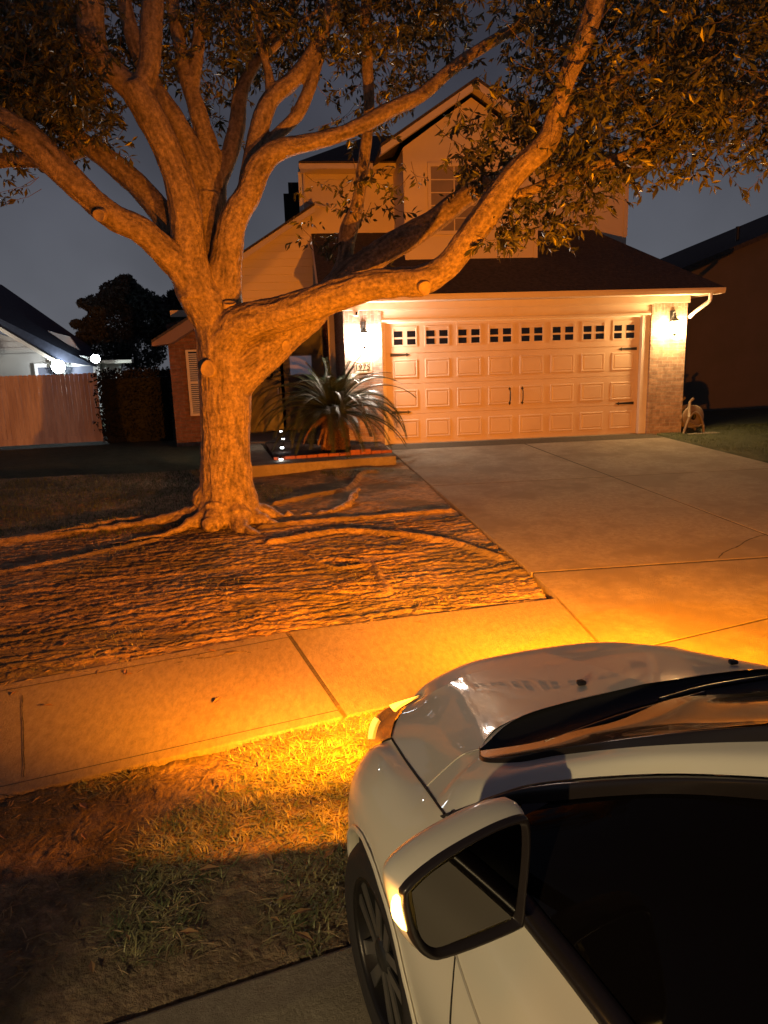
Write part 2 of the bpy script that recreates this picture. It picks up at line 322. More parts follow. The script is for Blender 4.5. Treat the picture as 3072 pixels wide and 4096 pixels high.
def m_back(x, y):
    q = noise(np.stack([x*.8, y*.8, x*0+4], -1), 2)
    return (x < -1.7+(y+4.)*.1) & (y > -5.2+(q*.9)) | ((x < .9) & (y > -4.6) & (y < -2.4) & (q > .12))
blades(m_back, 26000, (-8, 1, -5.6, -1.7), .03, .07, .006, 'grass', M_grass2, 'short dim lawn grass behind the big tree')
def m_mid(x, y):
    q = noise(np.stack([x*1.5, y*2.5, x*0+14], -1), 2); return (q > .42) & ~inpoly(x, y, SWP) & (x < 1.2)
blades(m_mid, 1500, (-6, 1.2, -8.9, -5.4), .02, .05, .004, 'grass', M_grass, 'sparse grass tufts on the bare dirt in front of the tree')
def m_r(x, y): return (x > RX(0)+.15-.1*y) & ~inpoly(x, y, DRP)
# right lawn
mb = MB(); xa = np.arange(6.2, 14, .08); ya = np.arange(-9, 3, .08); X, Y = np.meshgrid(xa, ya, indexing='ij')
Z = GZ(X, Y)-.0+.02*noise(np.stack([X*2, Y*2, X*0], -1), 3)+.0; Z = np.where(X < 6.36-.10*Y, GZ(X, Y)-.1, Z)
mb.grid(np.stack([X, Y, Z], -1)).build('side_lawn', M_far, smooth=True, kind='structure')
x = rng.uniform(6.4, 11, 60000); 
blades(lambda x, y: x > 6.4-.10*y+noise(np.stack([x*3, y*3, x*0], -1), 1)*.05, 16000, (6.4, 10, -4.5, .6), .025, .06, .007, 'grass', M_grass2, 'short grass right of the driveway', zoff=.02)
# fallen leaves and bits on the dirt
mb = MB()
for k in range(420):
    x = rng.uniform(-5, 1.1); y = rng.uniform(-11.4, -3.0)
    if inpoly(np.array([x]), np.array([y]), DRP)[0] or inpoly(np.array([x]), np.array([y]), APP)[0]: continue
    on = inpoly(np.array([x]), np.array([y]), SWP)[0]
    if on and rng.random() < .9: continue
    z = float(GZ(x, y)+(.02 if on else relief(np.array([x]), np.array([y]))[0]+roots(np.array([x]), np.array([y]))[0])+.004)
    a = rng.uniform(0, 6.28); l = rng.uniform(.02, .05); w = l*.32; c, s = math.cos(a)*l, math.sin(a)*l
    mb.add([(x-c, y-s, z), (x+s*.35, y-c*.35, z+.008), (x+c, y+s, z+.004), (x-s*.35, y+c*.35, z+.01)], [(0,1,2,3)])
tag(mb.build('leaf_litter', M_dry), 'dry fallen leaves scattered over the dirt lawn', 'leaf litter', kind='stuff')
mb = MB()
TX = rng.uniform(-4.8, 1.1, 4200); TY = np.where(rng.random(4200) < .5, rng.uniform(-11.4, -9.3, 4200), rng.uniform(-11.4, -4.2, 4200)); kk = ~(inpoly(TX, TY, DRP) | inpoly(TX, TY, APP) | inpoly(TX, TY, SWP)); TX = TX[kk]; TY = TY[kk]; TZ = GZ(TX, TY)+relief(TX, TY)+roots(TX, TY)-.002
for x, y, z in zip(TX, TY, TZ):
    a = rng.uniform(0, 6.28); l = rng.uniform(.01, .045); w = rng.uniform(.001, .0028); c, s = math.cos(a), math.sin(a); h = rng.uniform(0, .008)
    mb.add([(x-c*l-s*w, y-s*l+c*w, z), (x-c*l+s*w, y-s*l-c*w, z), (x+c*l+s*w, y+s*l-c*w, z+h), (x+c*l-s*w, y+s*l+c*w, z+h), (x, y, z+.006)], [(0,1,4),(1,2,4),(2,3,4),(3,0,4)])
tag(mb.build('twig_litter', mat('straw', (.30,.22,.12), .9, c2=(.12,.08,.05), scale=3)), 'bits of dry straw and twig scattered over the bare soil', 'litter', kind='stuff')
# cracks in the walk and drive, filled with dirt
mb = MB()
def crack(pts, w, dz=.010):
    P = cr([gnd(*p) for p in pts], 6); n = len(P); off = rng.normal(0, w*.5, (n, 2)); P[:, :2] += off
    for a, b in zip(P[:-1], P[1:]):
        d = (b-a)[:2]; d = d/(np.linalg.norm(d)+1e-9); s = np.array([-d[1], d[0], 0])*w*rng.uniform(.6, 1.2)
        za = float(GZ(a[0], a[1]))+dz; zb = float(GZ(b[0], b[1]))+dz
        mb.add([(*(a-s)[:2], za), (*(b-s)[:2], zb), (*(b+s)[:2], zb), (*(a+s)[:2], za)], [(0,1,2,3)])
crack([(2872,2235),(2900,2210),(2950,2190),(3000,2160),(3063,2141)], .006)
crack([(92,2790),(90,2850),(95,2950),(98,3060),(95,3120)], .003, .016)
mb.build('pavement_crack', M_groove, kind='structure')
# glittering debris on the drive
mb = MB()
for k in range(150):
    p = gnd(rng.normal(2680, 70), rng.uniform(1880, 2330) if rng.random() < .75 else rng.uniform(1800, 2330)); r = rng.uniform(.0015, .004)
    z = float(GZ(p[0], p[1]))+.008
    mb.add([(p[0]-r, p[1], z), (p[0], p[1]-r, z+r), (p[0]+r, p[1], z), (p[0], p[1]+r, z+2*r)], [(0,1,2),(0,2,3),(0,1,3),(1,2,3)])
tag(mb.build('glass_bits', mat('glitter', (.9,.9,.85), .25, .6)), 'tiny pale glittering bits strewn across the driveway', 'debris', kind='stuff')
# ---------------------------------------------------------------- the house
H = thing('house', (3., 0, 0), 'two-storey tan sided house with a wide garage door and brick piers', 'house')
def B(name, m, *bx, parent=H, bv=0, **k):
    mb = MB()
    for b in bx: mb.box(*b)
    o = mb.build(name, m, parent, **k)
    if bv: bevel(o, bv)
    return o
def light(kind, loc, energy, color, r=.05, spot=None, aim=None, parent=None, blend=1.):
    l = bpy.data.lights.new('lamp_light', kind); l.energy = energy; l.color = color; l.shadow_soft_size = r
    o = bpy.data.objects.new('lamp_light', l); COL.objects.link(o); p0 = org(parent) if parent is not None else np.zeros(3)
    o.location = Vector(np.asarray(loc)-p0)
    if parent is not None: o.parent = parent
    if kind == 'SPOT':
        l.spot_size = math.radians(spot); l.spot_blend = blend
        o.rotation_euler = Vector(aim).to_track_quat('-Z', 'Y').to_euler()
    return o
# piers (front face y=-.18), soldier courses, side walls of the garage
PY = -.18
B('brick_pier', M_brick, (.34, 1.03, PY, .3, -.06, 2.26))
B('brick_pier', M_brick, (6.22, 6.93, PY, .3, -.06, 2.26))
B('soldier_course', M_brickS, (.34, 1.03, PY-.003, .28, 2.262, 2.47)); B('soldier_course', M_brickS, (6.22, 6.93, PY-.003, .28, 2.262, 2.47))
B('garage_wall', M_brick, (.342, .5, .3, 2.98, -.06, 2.6)); B('garage_wall', M_brick, (6.75, 6.928, .3, 6, -.06, 2.6))
B('header_board', M_trim, (1.03, 6.22, PY+.03, .1, 2.30, 2.472))
B('frieze_board', M_trim, (.30, 6.97, PY-.03, .1, 2.475, 2.60), bv=.004)
B('trim_strip', M_trim, (1.03, 6.22, PY+.005, .1, 2.262, 2.298), (1.03, 6.22, PY-.012, .1, 2.455, 2.474))
B('door_jamb', M_white, (1.03, 1.10, -.12, .06, 0, 2.262), (6.07, 6.22, -.12, .06, 0, 2.262), (1.10, 6.07, -.10, .06, 2.235, 2.262), bv=.004)
B('drip_stain', M_trim, (3.49, 3.505, PY+.024, PY+.029, 2.33, 2.45))
B('soffit', M_trim, (-.06, 7.36, -.5, .1, 2.602, 2.63))
gut = MB().prism([(-.08, -.5, 2.60), (-.08, -.60, 2.60), (-.08, -.625, 2.66), (-.08, -.625, 2.70), (-.08, -.5, 2.70)], (7.5, 0, 0)).build('gutter', M_trim, H)
dsp = MB(); P = cr([(7.16, -.56, 2.60), (7.16, -.56, 2.50), (7.13, -.52, 2.44), (7.02, -.38, 2.32), (6.95, -.22, 2.20)], 4)
dsp.tube(P, .035, 6).build('downspout', M_white, H)
# garage door
DR = thing('garage_door', (3.6, 0, 0), 'wide tan sectional garage door with raised panels and a row of small windows', 'garage door') if False else None
mb = MB()
S = .5637; X0 = 1.105; X1 = 6.065
for k in range(4): mb.box(X0, X1, -.02, .03, k*S+.004, (k+1)*S-.004 if k < 3 else 2.25)
mb.box(X0, X1, -.005, .03, 0, 2.25)
gd = mb.build('garage_door', M_door, H); bevel(gd, .004)
rp_ = MB(); pn = MB(); fr = MB()
def raised(mb, xa, xb, za, zb, y=-.02):
    w = .028
    o = [(xa, za), (xb, za), (xb, zb), (xa, zb)]; lv = [(0, 0.), (.008, -.013), (w, -.013), (w+.012, -.004), (w+.03, -.012)]
    rings = [[(p[0]+(d if p[0] == xa else -d), y+q, p[1]+(d if p[1] == za else -d)) for p in o] for d, q in lv]
    b = mb.n; V = [v for r in rings for v in r]; F = []
    for i in range(len(lv)-1):
        for j in range(4): F.append((4*i+j, 4*i+(j+1) % 4, 4*i+4+(j+1) % 4, 4*i+4+j))
    F.append(tuple(range(4*len(lv)-4, 4*len(lv)))); mb.add(V, F)
for c in range(8):
    cx = 1.175+.61*c+.305
    for k in range(3): raised(rp_, cx-.235, cx+.235, k*S+.11, k*S+.11+.345)
    z0 = 3*S+.13; fo = [(cx-.25, cx+.25)]
    # window frame with four panes
    a, b_, c_, d_ = cx-.235, cx+.235, z0-.005, z0+.36
    fr = MB(); pn = MB()
    for bx in ((a, b_, -.034, -.018, c_, c_+.03), (a, b_, -.034, -.018, d_-.03, d_), (a, a+.03, -.034, -.018, c_+.03, d_-.03), (b_-.03, b_, -.034, -.018, c_+.03, d_-.03)): fr.box(*bx)
    px = 1.26+.61*c
    for q in (0, .265):
        for zz in (1.84, 1.985): 
            pn.box(px+q, px+q+.175, -.0262, -.0215, zz, zz+.11)
    gw = fr.build('window', M_door, H); bevel(gw, .003)
    for q in range(4):
        p1 = MB(); p1.add(pn.v[q], [(0,3,2,1),(4,5,6,7),(0,1,5,4),(1,2,6,5),(2,3,7,6),(3,0,4,7)]); p1.build('pane', M_pane, gw)
bevel(rp_.build('raised_panels', M_door, gd), .002)
def strap(x, z, s):
    P = [(x, z-.028), (x, z+.028), (x+s*.30, z+.016), (x+s*.30, z+.032), (x+s*.38, z), (x+s*.30, z-.032), (x+s*.30, z-.016)]
    return MB().prism([(p[0], -.0205, p[1]) for p in P], (0, -.008, 0)).build('strap_hinge', M_black, H)
for x, z, s in ((1.20, 1.665, 1), (6.02, 1.645, -1), (6.0, .60, -1), (1.20, .60, 1)): strap(x, z, s)
for x in (3.49, 3.74):
    mb = MB().tube(cr([(x, -.03, .70), (x, -.075, .75), (x, -.08, .83), (x, -.075, .91), (x, -.03, .96)], 4), .011, 6)
    for z, s in ((.70, -1), (.96, 1)): mb.prism([(x-.028, -.0205, z), (x, -.0205, z+s*.045), (x+.028, -.0205, z), (x, -.0205, z-s*.02)], (0, -.014, 0))
    mb.build('door_pull', M_black, H)
B('rating_plate', M_trim, (2.52, 2.60, -.025, -.0215, .045, .075))
# garage roof: shed plane up to the upper walls, hip on the right
def rz(y): return 2.71+.5*(y+.56)
def roofsheet(P, name='roof', m=M_roof, th=.05): 
    return MB().prism(P, (0, 0, -th)).build(name, m, H)
roofsheet([(-.08, -.56, rz(-.56)), (7.44, -.56, rz(-.56)), (7.44-1.75, 2.5+.9, rz(3.4)), (-.08, 3.4, rz(3.4))])
roofsheet([(7.44, -.56, 2.71), (7.44, 6.5, 2.71), (5.69, 6.5, rz(3.4)), (5.69, 3.4, rz(3.4))])
B('rake_board', M_trim, (7.40, 7.44, -.5, 6, 2.60, 2.66))
MB().prism([(-.082, -.6, 2.60), (-.082, -.6, 2.69), (-.082, 2.6, rz(2.6)), (-.082, 2.6, rz(2.6)-.14)], (-.03, 0, 0)).build('rake_board', M_trim, H)
# upper floor: bay with gable
B('upper_wall', M_side, (1.69, 4.34, 1.0, 2.5, 3.2, 5.52))
MB().prism([(1.69, 1.0, 5.52), (4.34, 1.0, 5.52), (3.02, 1.0, 6.40)], (0, 1.5, 0)).build('gable_wall', M_side, H)
for sgn, xe in ((-1, 1.22), (1, 4.84)):
    ze = 6.62-.63*abs(3.03-xe)
    MB().prism([(3.03, .6, 6.62), (xe, .6, ze), (xe, 5.5, ze), (3.03, 5.5, 6.62)], (0, 0, -.05)).build('roof', M_roof, H)
    MB().prism([(3.03, .62, 6.565), (xe, .62, ze-.055), (xe, .62, ze-.18), (3.03, .62, 6.43)], (0, .035, 0)).build('rake_board', M_trim, H)
    MB().prism([(3.03, .655, 6.50), (xe, .655, ze-.12), (xe, 1.0, ze-.12), (3.03, 1.0, 6.50)], (0, 0, -.02)).build('soffit', M_trim, H)
# corner boards, window in the bay
B('corner_board', M_trim, (1.68, 1.76, .985, 1.0, 3.4, 5.5)); B('corner_board', M_trim, (4.27, 4.35, .985, 1.0, 3.4, 5.5))
wf = MB(); w0 = aty(930, 357, .97); w1 = aty(1028, 500, .97)
wx0, wx1, wz1, wz0 = w0[0], w1[0], w0[2]-.02, w1[2]+.02
wf.box(wx0-.06, wx1+.06, .955, .995, wz1, wz1+.07); wf.box(wx0-.06, wx1+.06, .955, .995, wz0-.07, wz0); wf.box(wx0-.06, wx0, .955, .995, wz0, wz1); wf.box(wx1, wx1+.06, .955, .995, wz0, wz1)
wn_ = wf.build('window', M_trim, H)
MB().box(wx0, wx1, .985, .995, wz0, wz1).build('pane', mat('blinds', (.20,.17,.15), .3, c2=(.24,.2,.18), scale=3), wn_)
mu = MB()
for q in np.linspace(wz0, wz1, 6)[1:-1]: mu.box(wx0, wx1, .976, .984, q-.009, q+.009)
for q in (.33, .67) if False else (.52,): mu.box(wx0+(wx1-wx0)*q-.01, wx0+(wx1-wx0)*q+.01, .974, .9835, wz0, wz1)
mu.build('muntins', M_trim, wn_)
# upper floor behind
B('upper_wall', M_side, (-.2, 6.88, 2.5, 8, 3.6, 5.42))
[B('corner_board', M_trim, q) for q in ((-.215, -.13, 2.485, 2.5, 4.1, 5.4), (6.8, 6.895, 2.485, 2.5, 4.1, 5.4), (1.15, 1.22, 2.485, 2.5, 4.1, 5.4))]
B('frieze_board', M_trim, (-.1, 6.8, 2.48, 2.5, 5.30, 5.42)); B('soffit', M_trim, (-.26, 7.3, 2.06, 2.5, 5.40, 5.43), (6.88, 7.3, 2.5, 8, 5.40, 5.43), (-.26, -.2, 2.5, 8, 5.40, 5.43))
B('fascia', M_trim, (-.28, 7.32, 2.03, 2.06, 5.40, 5.53))
MB().prism([(-.28, 2.02, 5.54), (7.34, 2.02, 5.54), (5.2, 5.2, 6.9), (1.5, 5.2, 6.9)], (0, 0, -.04)).build('roof', M_roof, H)
MB().prism([(7.34, 2.02, 5.54), (7.34, 8.4, 5.54), (5.2, 5.2, 6.9)], (0, 0, -.04)).build('roof', M_roof, H)
MB().prism([(-.28, 8.4, 5.54), (-.28, 2.02, 5.54), (1.5, 5.2, 6.9)], (0, 0, -.04)).build('roof', M_roof, H)
B('downspout', M_white, (-.30, -.225, 2.44, 2.5, 4.62, 5.44), bv=.01)
MB().tube(cr([(-.18, 2.40, 5.40), (-.18, 2.42, 5.0), (-.1, 2.44, 4.86), (.35, 2.44, 4.72)], 5), .025, 6).build('downspout', M_trim, H)
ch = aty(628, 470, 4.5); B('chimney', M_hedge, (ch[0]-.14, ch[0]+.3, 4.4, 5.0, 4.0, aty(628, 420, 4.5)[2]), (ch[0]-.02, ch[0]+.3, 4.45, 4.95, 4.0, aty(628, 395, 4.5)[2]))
# front-facing gable left of the garage, over the entry
g0 = np.array([-.06, 2.3, 4.62]); sl_ = .605
def gz_(x): return 4.62+sl_*(x+.06)
mb = MB().prism([(-.1, 2.3, 2.72), (-.1, 2.3, gz_(-.1)), (-2.2, 2.3, gz_(-2.2)), (-2.2, 2.3, 2.72)][::-1], (0, .15, 0)); mb.build('gable_wall', M_side, H)
lap = MB()
for z in np.arange(2.78, 4.6, .155):
    xl = max(-2.15, (z-4.62)/sl_-.06+.1)
    if xl < -.15: lap.add([(xl, 2.296, z), (-.1, 2.296, z), (-.1, 2.287, z+.004), (xl, 2.287, z+.004), (xl, 2.297, z+.15), (-.1, 2.297, z+.15)], [(0,1,2,3),(3,2,5,4)])
lap.build('lap_siding', M_side, H)
MB().prism([(.0, 2.0, gz_(0)+.10), (.0, 8, gz_(0)+.10), (-2.1, 8, gz_(-2.1)+.10), (-2.1, 2.0, gz_(-2.1)+.10)][::-1], (0, 0, -.05)).build('roof', M_roof, H)
MB().prism([(.0, 2.02, gz_(0)+.05), (-2.1, 2.02, gz_(-2.1)+.05), (-2.1, 2.02, gz_(-2.1)-.07), (.0, 2.02, gz_(0)-.07)], (0, .03, 0)).build('rake_board', M_trim, H)
MB().prism([(.0, 2.05, gz_(0)-.0), (-2.1, 2.05, gz_(-2.1)-.0), (-2.1, 2.3, gz_(-2.1)-.0), (.0, 2.3, gz_(0)-.0)], (0, 0, -.02)).build('soffit', M_trim, H)
# entry recess: brick back wall, ceiling, windows, door
B('entry_wall', M_brickR, (-2.9, .34, 3.0, 3.2, -.06, 2.72)); B('entry_ceiling', M_trim, (-3.1, .34, 2.32, 3.0, 2.66, 2.72)); B('entry_beam', M_trim, (-3.1, .30, 2.28, 2.42, 2.60, 2.73))
M_lit = mat('lit_blinds', (.6,.6,.6), .5, emit=(.85,.88,1.), estr=.42)
for a, b in (((957, 1333), (1012, 1367)), ((1052, 1306), (1097, 1352))):
    p = aty(a[0]/K, a[1]/K, 2.97); q = aty(b[0]/K, b[1]/K, 2.97)
    f = B('window', M_white, (p[0]-.04, q[0]+.04, 2.965, 2.998, q[2]-.04, q[2]), (p[0]-.04, p[0], 2.965, 2.998, q[2], p[2]), (q[0], q[0]+.04, 2.965, 2.998, q[2], p[2]), (p[0]-.04, q[0]+.04, 2.965, 2.998, p[2], p[2]+.04))
    B('pane', M_lit, (p[0], q[0], 2.985, 2.995, q[2], p[2]), parent=f)
    B('muntins', M_trim, *[(p[0]+(q[0]-p[0])*t-.006, p[0]+(q[0]-p[0])*t+.006, 2.975, 2.984, q[2], p[2]) for t in (.33, .67)], parent=f)
p = aty(957/K, 1395/K, 2.9); q = aty(1015/K, 1410/K, 2.9)
B('ceiling_light_reflection', mat('reflection_glow', (.8,.8,.8), .3, emit=(1,1,1), estr=1.4), (p[0], q[0], 2.8, 2.998, q[2]+.01, p[2]-.015))  # glowing box stands for a ceiling light's reflection, not a lamp
p = aty(1158/K, 1425/K, 2.97); q = aty(1248/K, 1497/K, 2.97)
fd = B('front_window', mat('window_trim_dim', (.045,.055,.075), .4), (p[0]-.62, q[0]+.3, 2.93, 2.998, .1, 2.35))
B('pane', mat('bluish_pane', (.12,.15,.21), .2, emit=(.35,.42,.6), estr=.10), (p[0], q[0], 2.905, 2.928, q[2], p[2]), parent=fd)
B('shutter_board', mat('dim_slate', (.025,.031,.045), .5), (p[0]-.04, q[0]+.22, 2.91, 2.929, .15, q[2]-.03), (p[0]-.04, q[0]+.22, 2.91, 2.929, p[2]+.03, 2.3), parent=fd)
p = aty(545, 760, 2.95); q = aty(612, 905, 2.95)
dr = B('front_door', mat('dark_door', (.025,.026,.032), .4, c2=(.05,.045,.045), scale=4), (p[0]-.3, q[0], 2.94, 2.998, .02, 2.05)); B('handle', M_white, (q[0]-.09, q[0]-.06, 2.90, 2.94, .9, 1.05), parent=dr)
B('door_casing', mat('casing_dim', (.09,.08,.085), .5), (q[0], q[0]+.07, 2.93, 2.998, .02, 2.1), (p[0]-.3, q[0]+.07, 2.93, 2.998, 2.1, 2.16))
wr = MB().tube([(q[0]-.28+.10*math.cos(a), 2.90, 1.38+.13*math.sin(a)) for a in np.linspace(0, 6.1, 14)], .03, 6); tag(wr.build('door_wreath', M_hedge), 'dark wreath hanging on the front door in the recess', 'wreath')
p0 = aty(712, 690, 1.9); B('porch_column', M_trim, (p0[0]-.05, p0[0]+.09, 1.85, 2.0, -.02, 2.70), bv=.006)
B('porch_slab', M_conc, (-2.2, .34, .9, 2.995, -.06, .06)); B('porch_step', M_conc, (-2.2, .1, .5, .898, -.06, -.005)); 
# left wing with blinds in its window
B('wing_wall', M_brickR, (-3.12, -1.75, 1.8, 2.9, -.06, 2.42)); 
mb = MB().prism([(-3.12, 1.8, 2.42), (-1.75, 1.8, 2.42), (-1.75, 1.8, 2.95), (-2.3, 1.8, 2.64)], (0, .4, 0)); mb.build('wing_gable', M_brickR, H)
def wz(x): return 2.06+.585*(x+3.33)
MB().prism([(-1.98, 1.35, wz(-1.98)+.06), (-1.98, 2.6, wz(-1.98)+.06), (-3.36, 2.6, wz(-3.36)+.06), (-3.36, 1.35, wz(-3.36)+.06)][::-1], (0, 0, -.05)).build('roof', M_roof, H)
MB().prism([(-1.98, 1.37, wz(-1.98)+.02), (-3.36, 1.37, wz(-3.36)+.02), (-3.36, 1.37, wz(-3.36)-.05), (-3.0, 1.37, wz(-3.0)-.22), (-1.98, 1.37, wz(-1.98)-.22)], (0, .43, 0)).build('wing_eave', mat('wing_trim', (.20,.13,.11), .7), H)
p = aty(406, 760, 1.77); q = aty(440, 935, 1.77); zt, zb = p[2], aty(410, 893, 1.77)[2]
wi = B('window', M_trim, (p[0]-.05, q[0]+.2, 1.74, 1.798, zt, zt+.04), (p[0]-.05, p[0], 1.74, 1.798, zb, zt), (p[0]-.05, q[0]+.2, 1.72, 1.798, zb-.05, zb), (p[0], q[0]+.2, 1.745, 1.79, (zt+zb)/2-.02, (zt+zb)/2+.02))
B('blinds', mat('white_blinds', (.42,.42,.45), .5, bump=.01, bscale=1), *[(p[0], q[0]+.2, 1.765, 1.772, z, z+.028) for z in np.arange(zb+.01, zt-.02, .042)], parent=wi)
B('pane', M_pane, (p[0], q[0]+.2, 1.778, 1.79, zb, zt), parent=wi)
# number plaque 1975
pc = aty((1400+100/1.8433)/K, (1100+680/1.8433)/K, PY-.02)
pl = MB(); raised(pl, pc[0]-.165, pc[0]+.165, pc[2]-.11, pc[2]+.11, PY-.004)
plq = tag(pl.build('address_plaque', mat('plaque_stone', (.50,.40,.28), .6), off=(pc[0], PY, pc[2])), 'stone number plaque reading 1975 on the brick pier under the lamp', 'plaque')
def text(body, size, loc, m, parent, name='lettering', ext=.003):
    cu = bpy.data.curves.new(name, 'FONT'); cu.body = body; cu.size = size; cu.extrude = ext; cu.align_x = 'CENTER'; cu.align_y = 'CENTER'
    t = bpy.data.objects.new('t', cu); COL.objects.link(t); bpy.context.view_layer.update()
    me = bpy.data.meshes.new_from_object(t.evaluated_get(bpy.context.evaluated_depsgraph_get())); bpy.data.objects.remove(t)
    n = np.empty(len(me.vertices)*3); me.vertices.foreach_get('co', n); n = n.reshape(-1, 3); v = np.stack([n[:, 0], -n[:, 2], n[:, 1]], 1)
    v = v+np.asarray(loc)-org(parent); me.vertices.foreach_set('co', v.ravel()); me.update(); me.materials.clear(); me.materials.append(m)
    o = bpy.data.objects.new(name, me); COL.objects.link(o); o.parent = parent; return o
text('1975', .15, (pc[0]-.02, PY-.0185, pc[2]), mat('numeral', (.03,.02,.012), .6), plq)
# wall lanterns
def lantern(x, z, col, energy, label, estr, c2):
    y = PY-.02; L = thing('wall_lantern', (x, PY, z), label, 'wall lamp', 'lanterns on the garage piers')
    MB().box(x-.05, x+.05, PY-.02, PY-.001, z+.12, z+.36).build('back_plate', M_black, L)
    MB().tube(cr([(x, PY-.02, z+.24), (x, PY-.07, z+.33), (x, PY-.13, z+.30), (x, PY-.13, z+.24)], 5), .009, 6).build('bracket', M_black, L)
    c = (x, PY-.13, z)
    MB().lathe([(0.004, .26), (.02, .24), (.03, .21), (.06, .19), (.085, .155), (.09, .15), (.0, .15)], c, (0, 0, 1), 10).build('cap', M_black, L)
    MB().lathe([(.0, -.12), (.012, -.12), (.02, -.10), (.045, -.085), (.05, -.075), (.0, -.075)], c, (0, 0, 1), 10).build('finial', M_black, L)
    g = MB().lathe([(.045, -.075), (.075, .02), (.082, .15)], c, (0, 0, 1), 16).build('glass', glow('lantern_glass', c2, estr), L, smooth=True)
    g.visible_shadow = True
    bb = MB()
    for a in np.arange(4)*math.pi/2+.78: bb.tube([(c[0]+.05*math.cos(a), c[1]+.05*math.sin(a), z-.075), (c[0]+.086*math.cos(a), c[1]+.086*math.sin(a), z+.15)], .004, 4)
    bb.build('cage', M_black, L)
    light('POINT', (x-.0, PY-.245, z+.02), energy*.8, col, .04, parent=L)
    light('POINT', (x-.16, PY-.09, z+.03), energy*1.1, col, .03, parent=L); light('POINT', (x+.16, PY-.09, z+.03), energy*1.1, col, .03, parent=L)  # two points added beside the lantern to widen the burnt-out patch on the brick
lp = aty(787, 738, PY-.13); rp2 = aty((2200+950/1.9025)/K, (1100+415/1.9025)/K, PY-.13)
lantern(lp[0], lp[2], (1., .82, .66), PORCH_L, 'white-burning carriage lantern above the number plaque', 30, (1, .97, .97))
lantern(rp2[0], rp2[2], (1., .60, .24), PORCH_R, 'yellow-burning carriage lantern on the right pier by the downspout', 30, (1, .82, .45))
# small camera on the frieze
p = aty((1400+42/1.8433)/K, (1100+275/1.8433)/K, -.28)
cm = thing('security_camera', p, 'small white security camera under the eave above the left lantern', 'camera')
bevel(MB().prism([(p[0]-.05, p[1], p[2]-.06), (p[0]+.03, p[1]-.03, p[2]-.07), (p[0]+.045, p[1]-.03, p[2]+.03), (p[0]-.03, p[1], p[2]+.06)], (.02, .09, .0)).build('housing', M_white, cm), .012, 3)
MB().prism([(p[0]-.01, p[1]-.022, p[2]-.045), (p[0]+.02, p[1]-.034, p[2]-.05), (p[0]+.03, p[1]-.034, p[2]+.0), (p[0]+.0, p[1]-.022, p[2]+.01)], (.0, .012, 0)).build('lens', M_pane, cm)
# walkway slab with brick edging and bed
pw = [gnd(*q, .12) for q in ((1072,1905),(1300,1888),(1594,1858),(1594,1828),(1570,1812),(1080,1868))]
wk = MB(); wp = [(-1.7, -2.42), (-.9, -2.32), (1.00, -1.98), (.985, -1.52), (-1.0, -1.78), (-1.35, .9), (-2.3, .9), (-1.95, -1.0), (-1.8, -2.2)]
P_ = [(x, y, .035) for x, y in wp]; wk.prism(P_, (0, 0, -.2)); bevel(wk.build('walkway', M_conc, kind='structure'), .015, 2)
bed = MB(); bed.prism([(-.98, -1.76, .05), (.98, -1.50, .05), (1.0, -.25, .05), (.34, -.19, .05), (.34, .85, .05), (-1.25, .85, .05)], (0, 0, -.2)).build('planting_bed', mat('mulch', (.06,.03,.02), .95, c2=(.12,.07,.045), scale=30, bump=.03, bscale=40), kind='structure')
e0 = np.array([-1.0, -1.80]); e1 = np.array([1.0, -1.53]); n = 11
for k in range(n):
    a = e0+(e1-e0)*k/n; b = e0+(e1-e0)*(k+.95)/n; d = (e1-e0)/np.linalg.norm(e1-e0); q = np.array([-d[1], d[0]])*.09; zt = .085+(.035 if k in (7, 8) else 0)+rng.uniform(-.004, .004)
    o = MB().prism([(*a, .03), (*b, .03), (*(b+q), .03), (*(a+q), .03)], (0, 0, zt-.03)).build('edging_brick', M_edge, off=(*a, .03)); bevel(o, .006)
    tag(o, ['leftmost red edging brick, nearest the path lights','second red edging brick from the path lights','third red edging brick from the path lights','fourth red edging brick, before the fallen dry frond','fifth red edging brick from the left, below the dry frond','middle red edging brick of the row','red edging brick just left of the two raised ones','left one of the two raised red edging bricks','right one of the two raised red edging bricks','red edging brick just right of the two raised ones','rightmost red edging brick, beside the driveway'][k], 'brick', 'bricks edging the palm bed')
# path lights
for k, (px, py, h) in enumerate(((1124, 1833, .36), (1128, 1787, .34), (1132, 1752, .30), (1124, 1722, .33))):
    p = gnd(px, py+40, 0); 
    dist_y = [-1.95, -.9, .0, .75][k]; p = aty(px/K, py/K, dist_y)
    L = thing('path_light', (p[0], p[1], 0), ['nearest solar path light left of the palm', 'second solar path light from the front, left of the palm', 'dim third path light behind the palm fronds', 'farthest path light near the porch step'][k], 'path light', 'solar path lights along the walkway')
    MB().tube([(p[0], p[1], .03), (p[0], p[1], p[2])], .008, 6).build('stake', M_black, L)
    MB().lathe([(.0, .035), (.05, .01), (.055, 0), (.0, 0)], p, (0, 0, 1), 10).build('cap', M_black, L)
    MB().lathe([(.0, -.001), (.034, -.001), (.028, -.03), (.0, -.032)], p, (0, 0, 1), 10).build('lens', glow('led', (.85, .95, 1), 14 if k < 2 else 5), L)
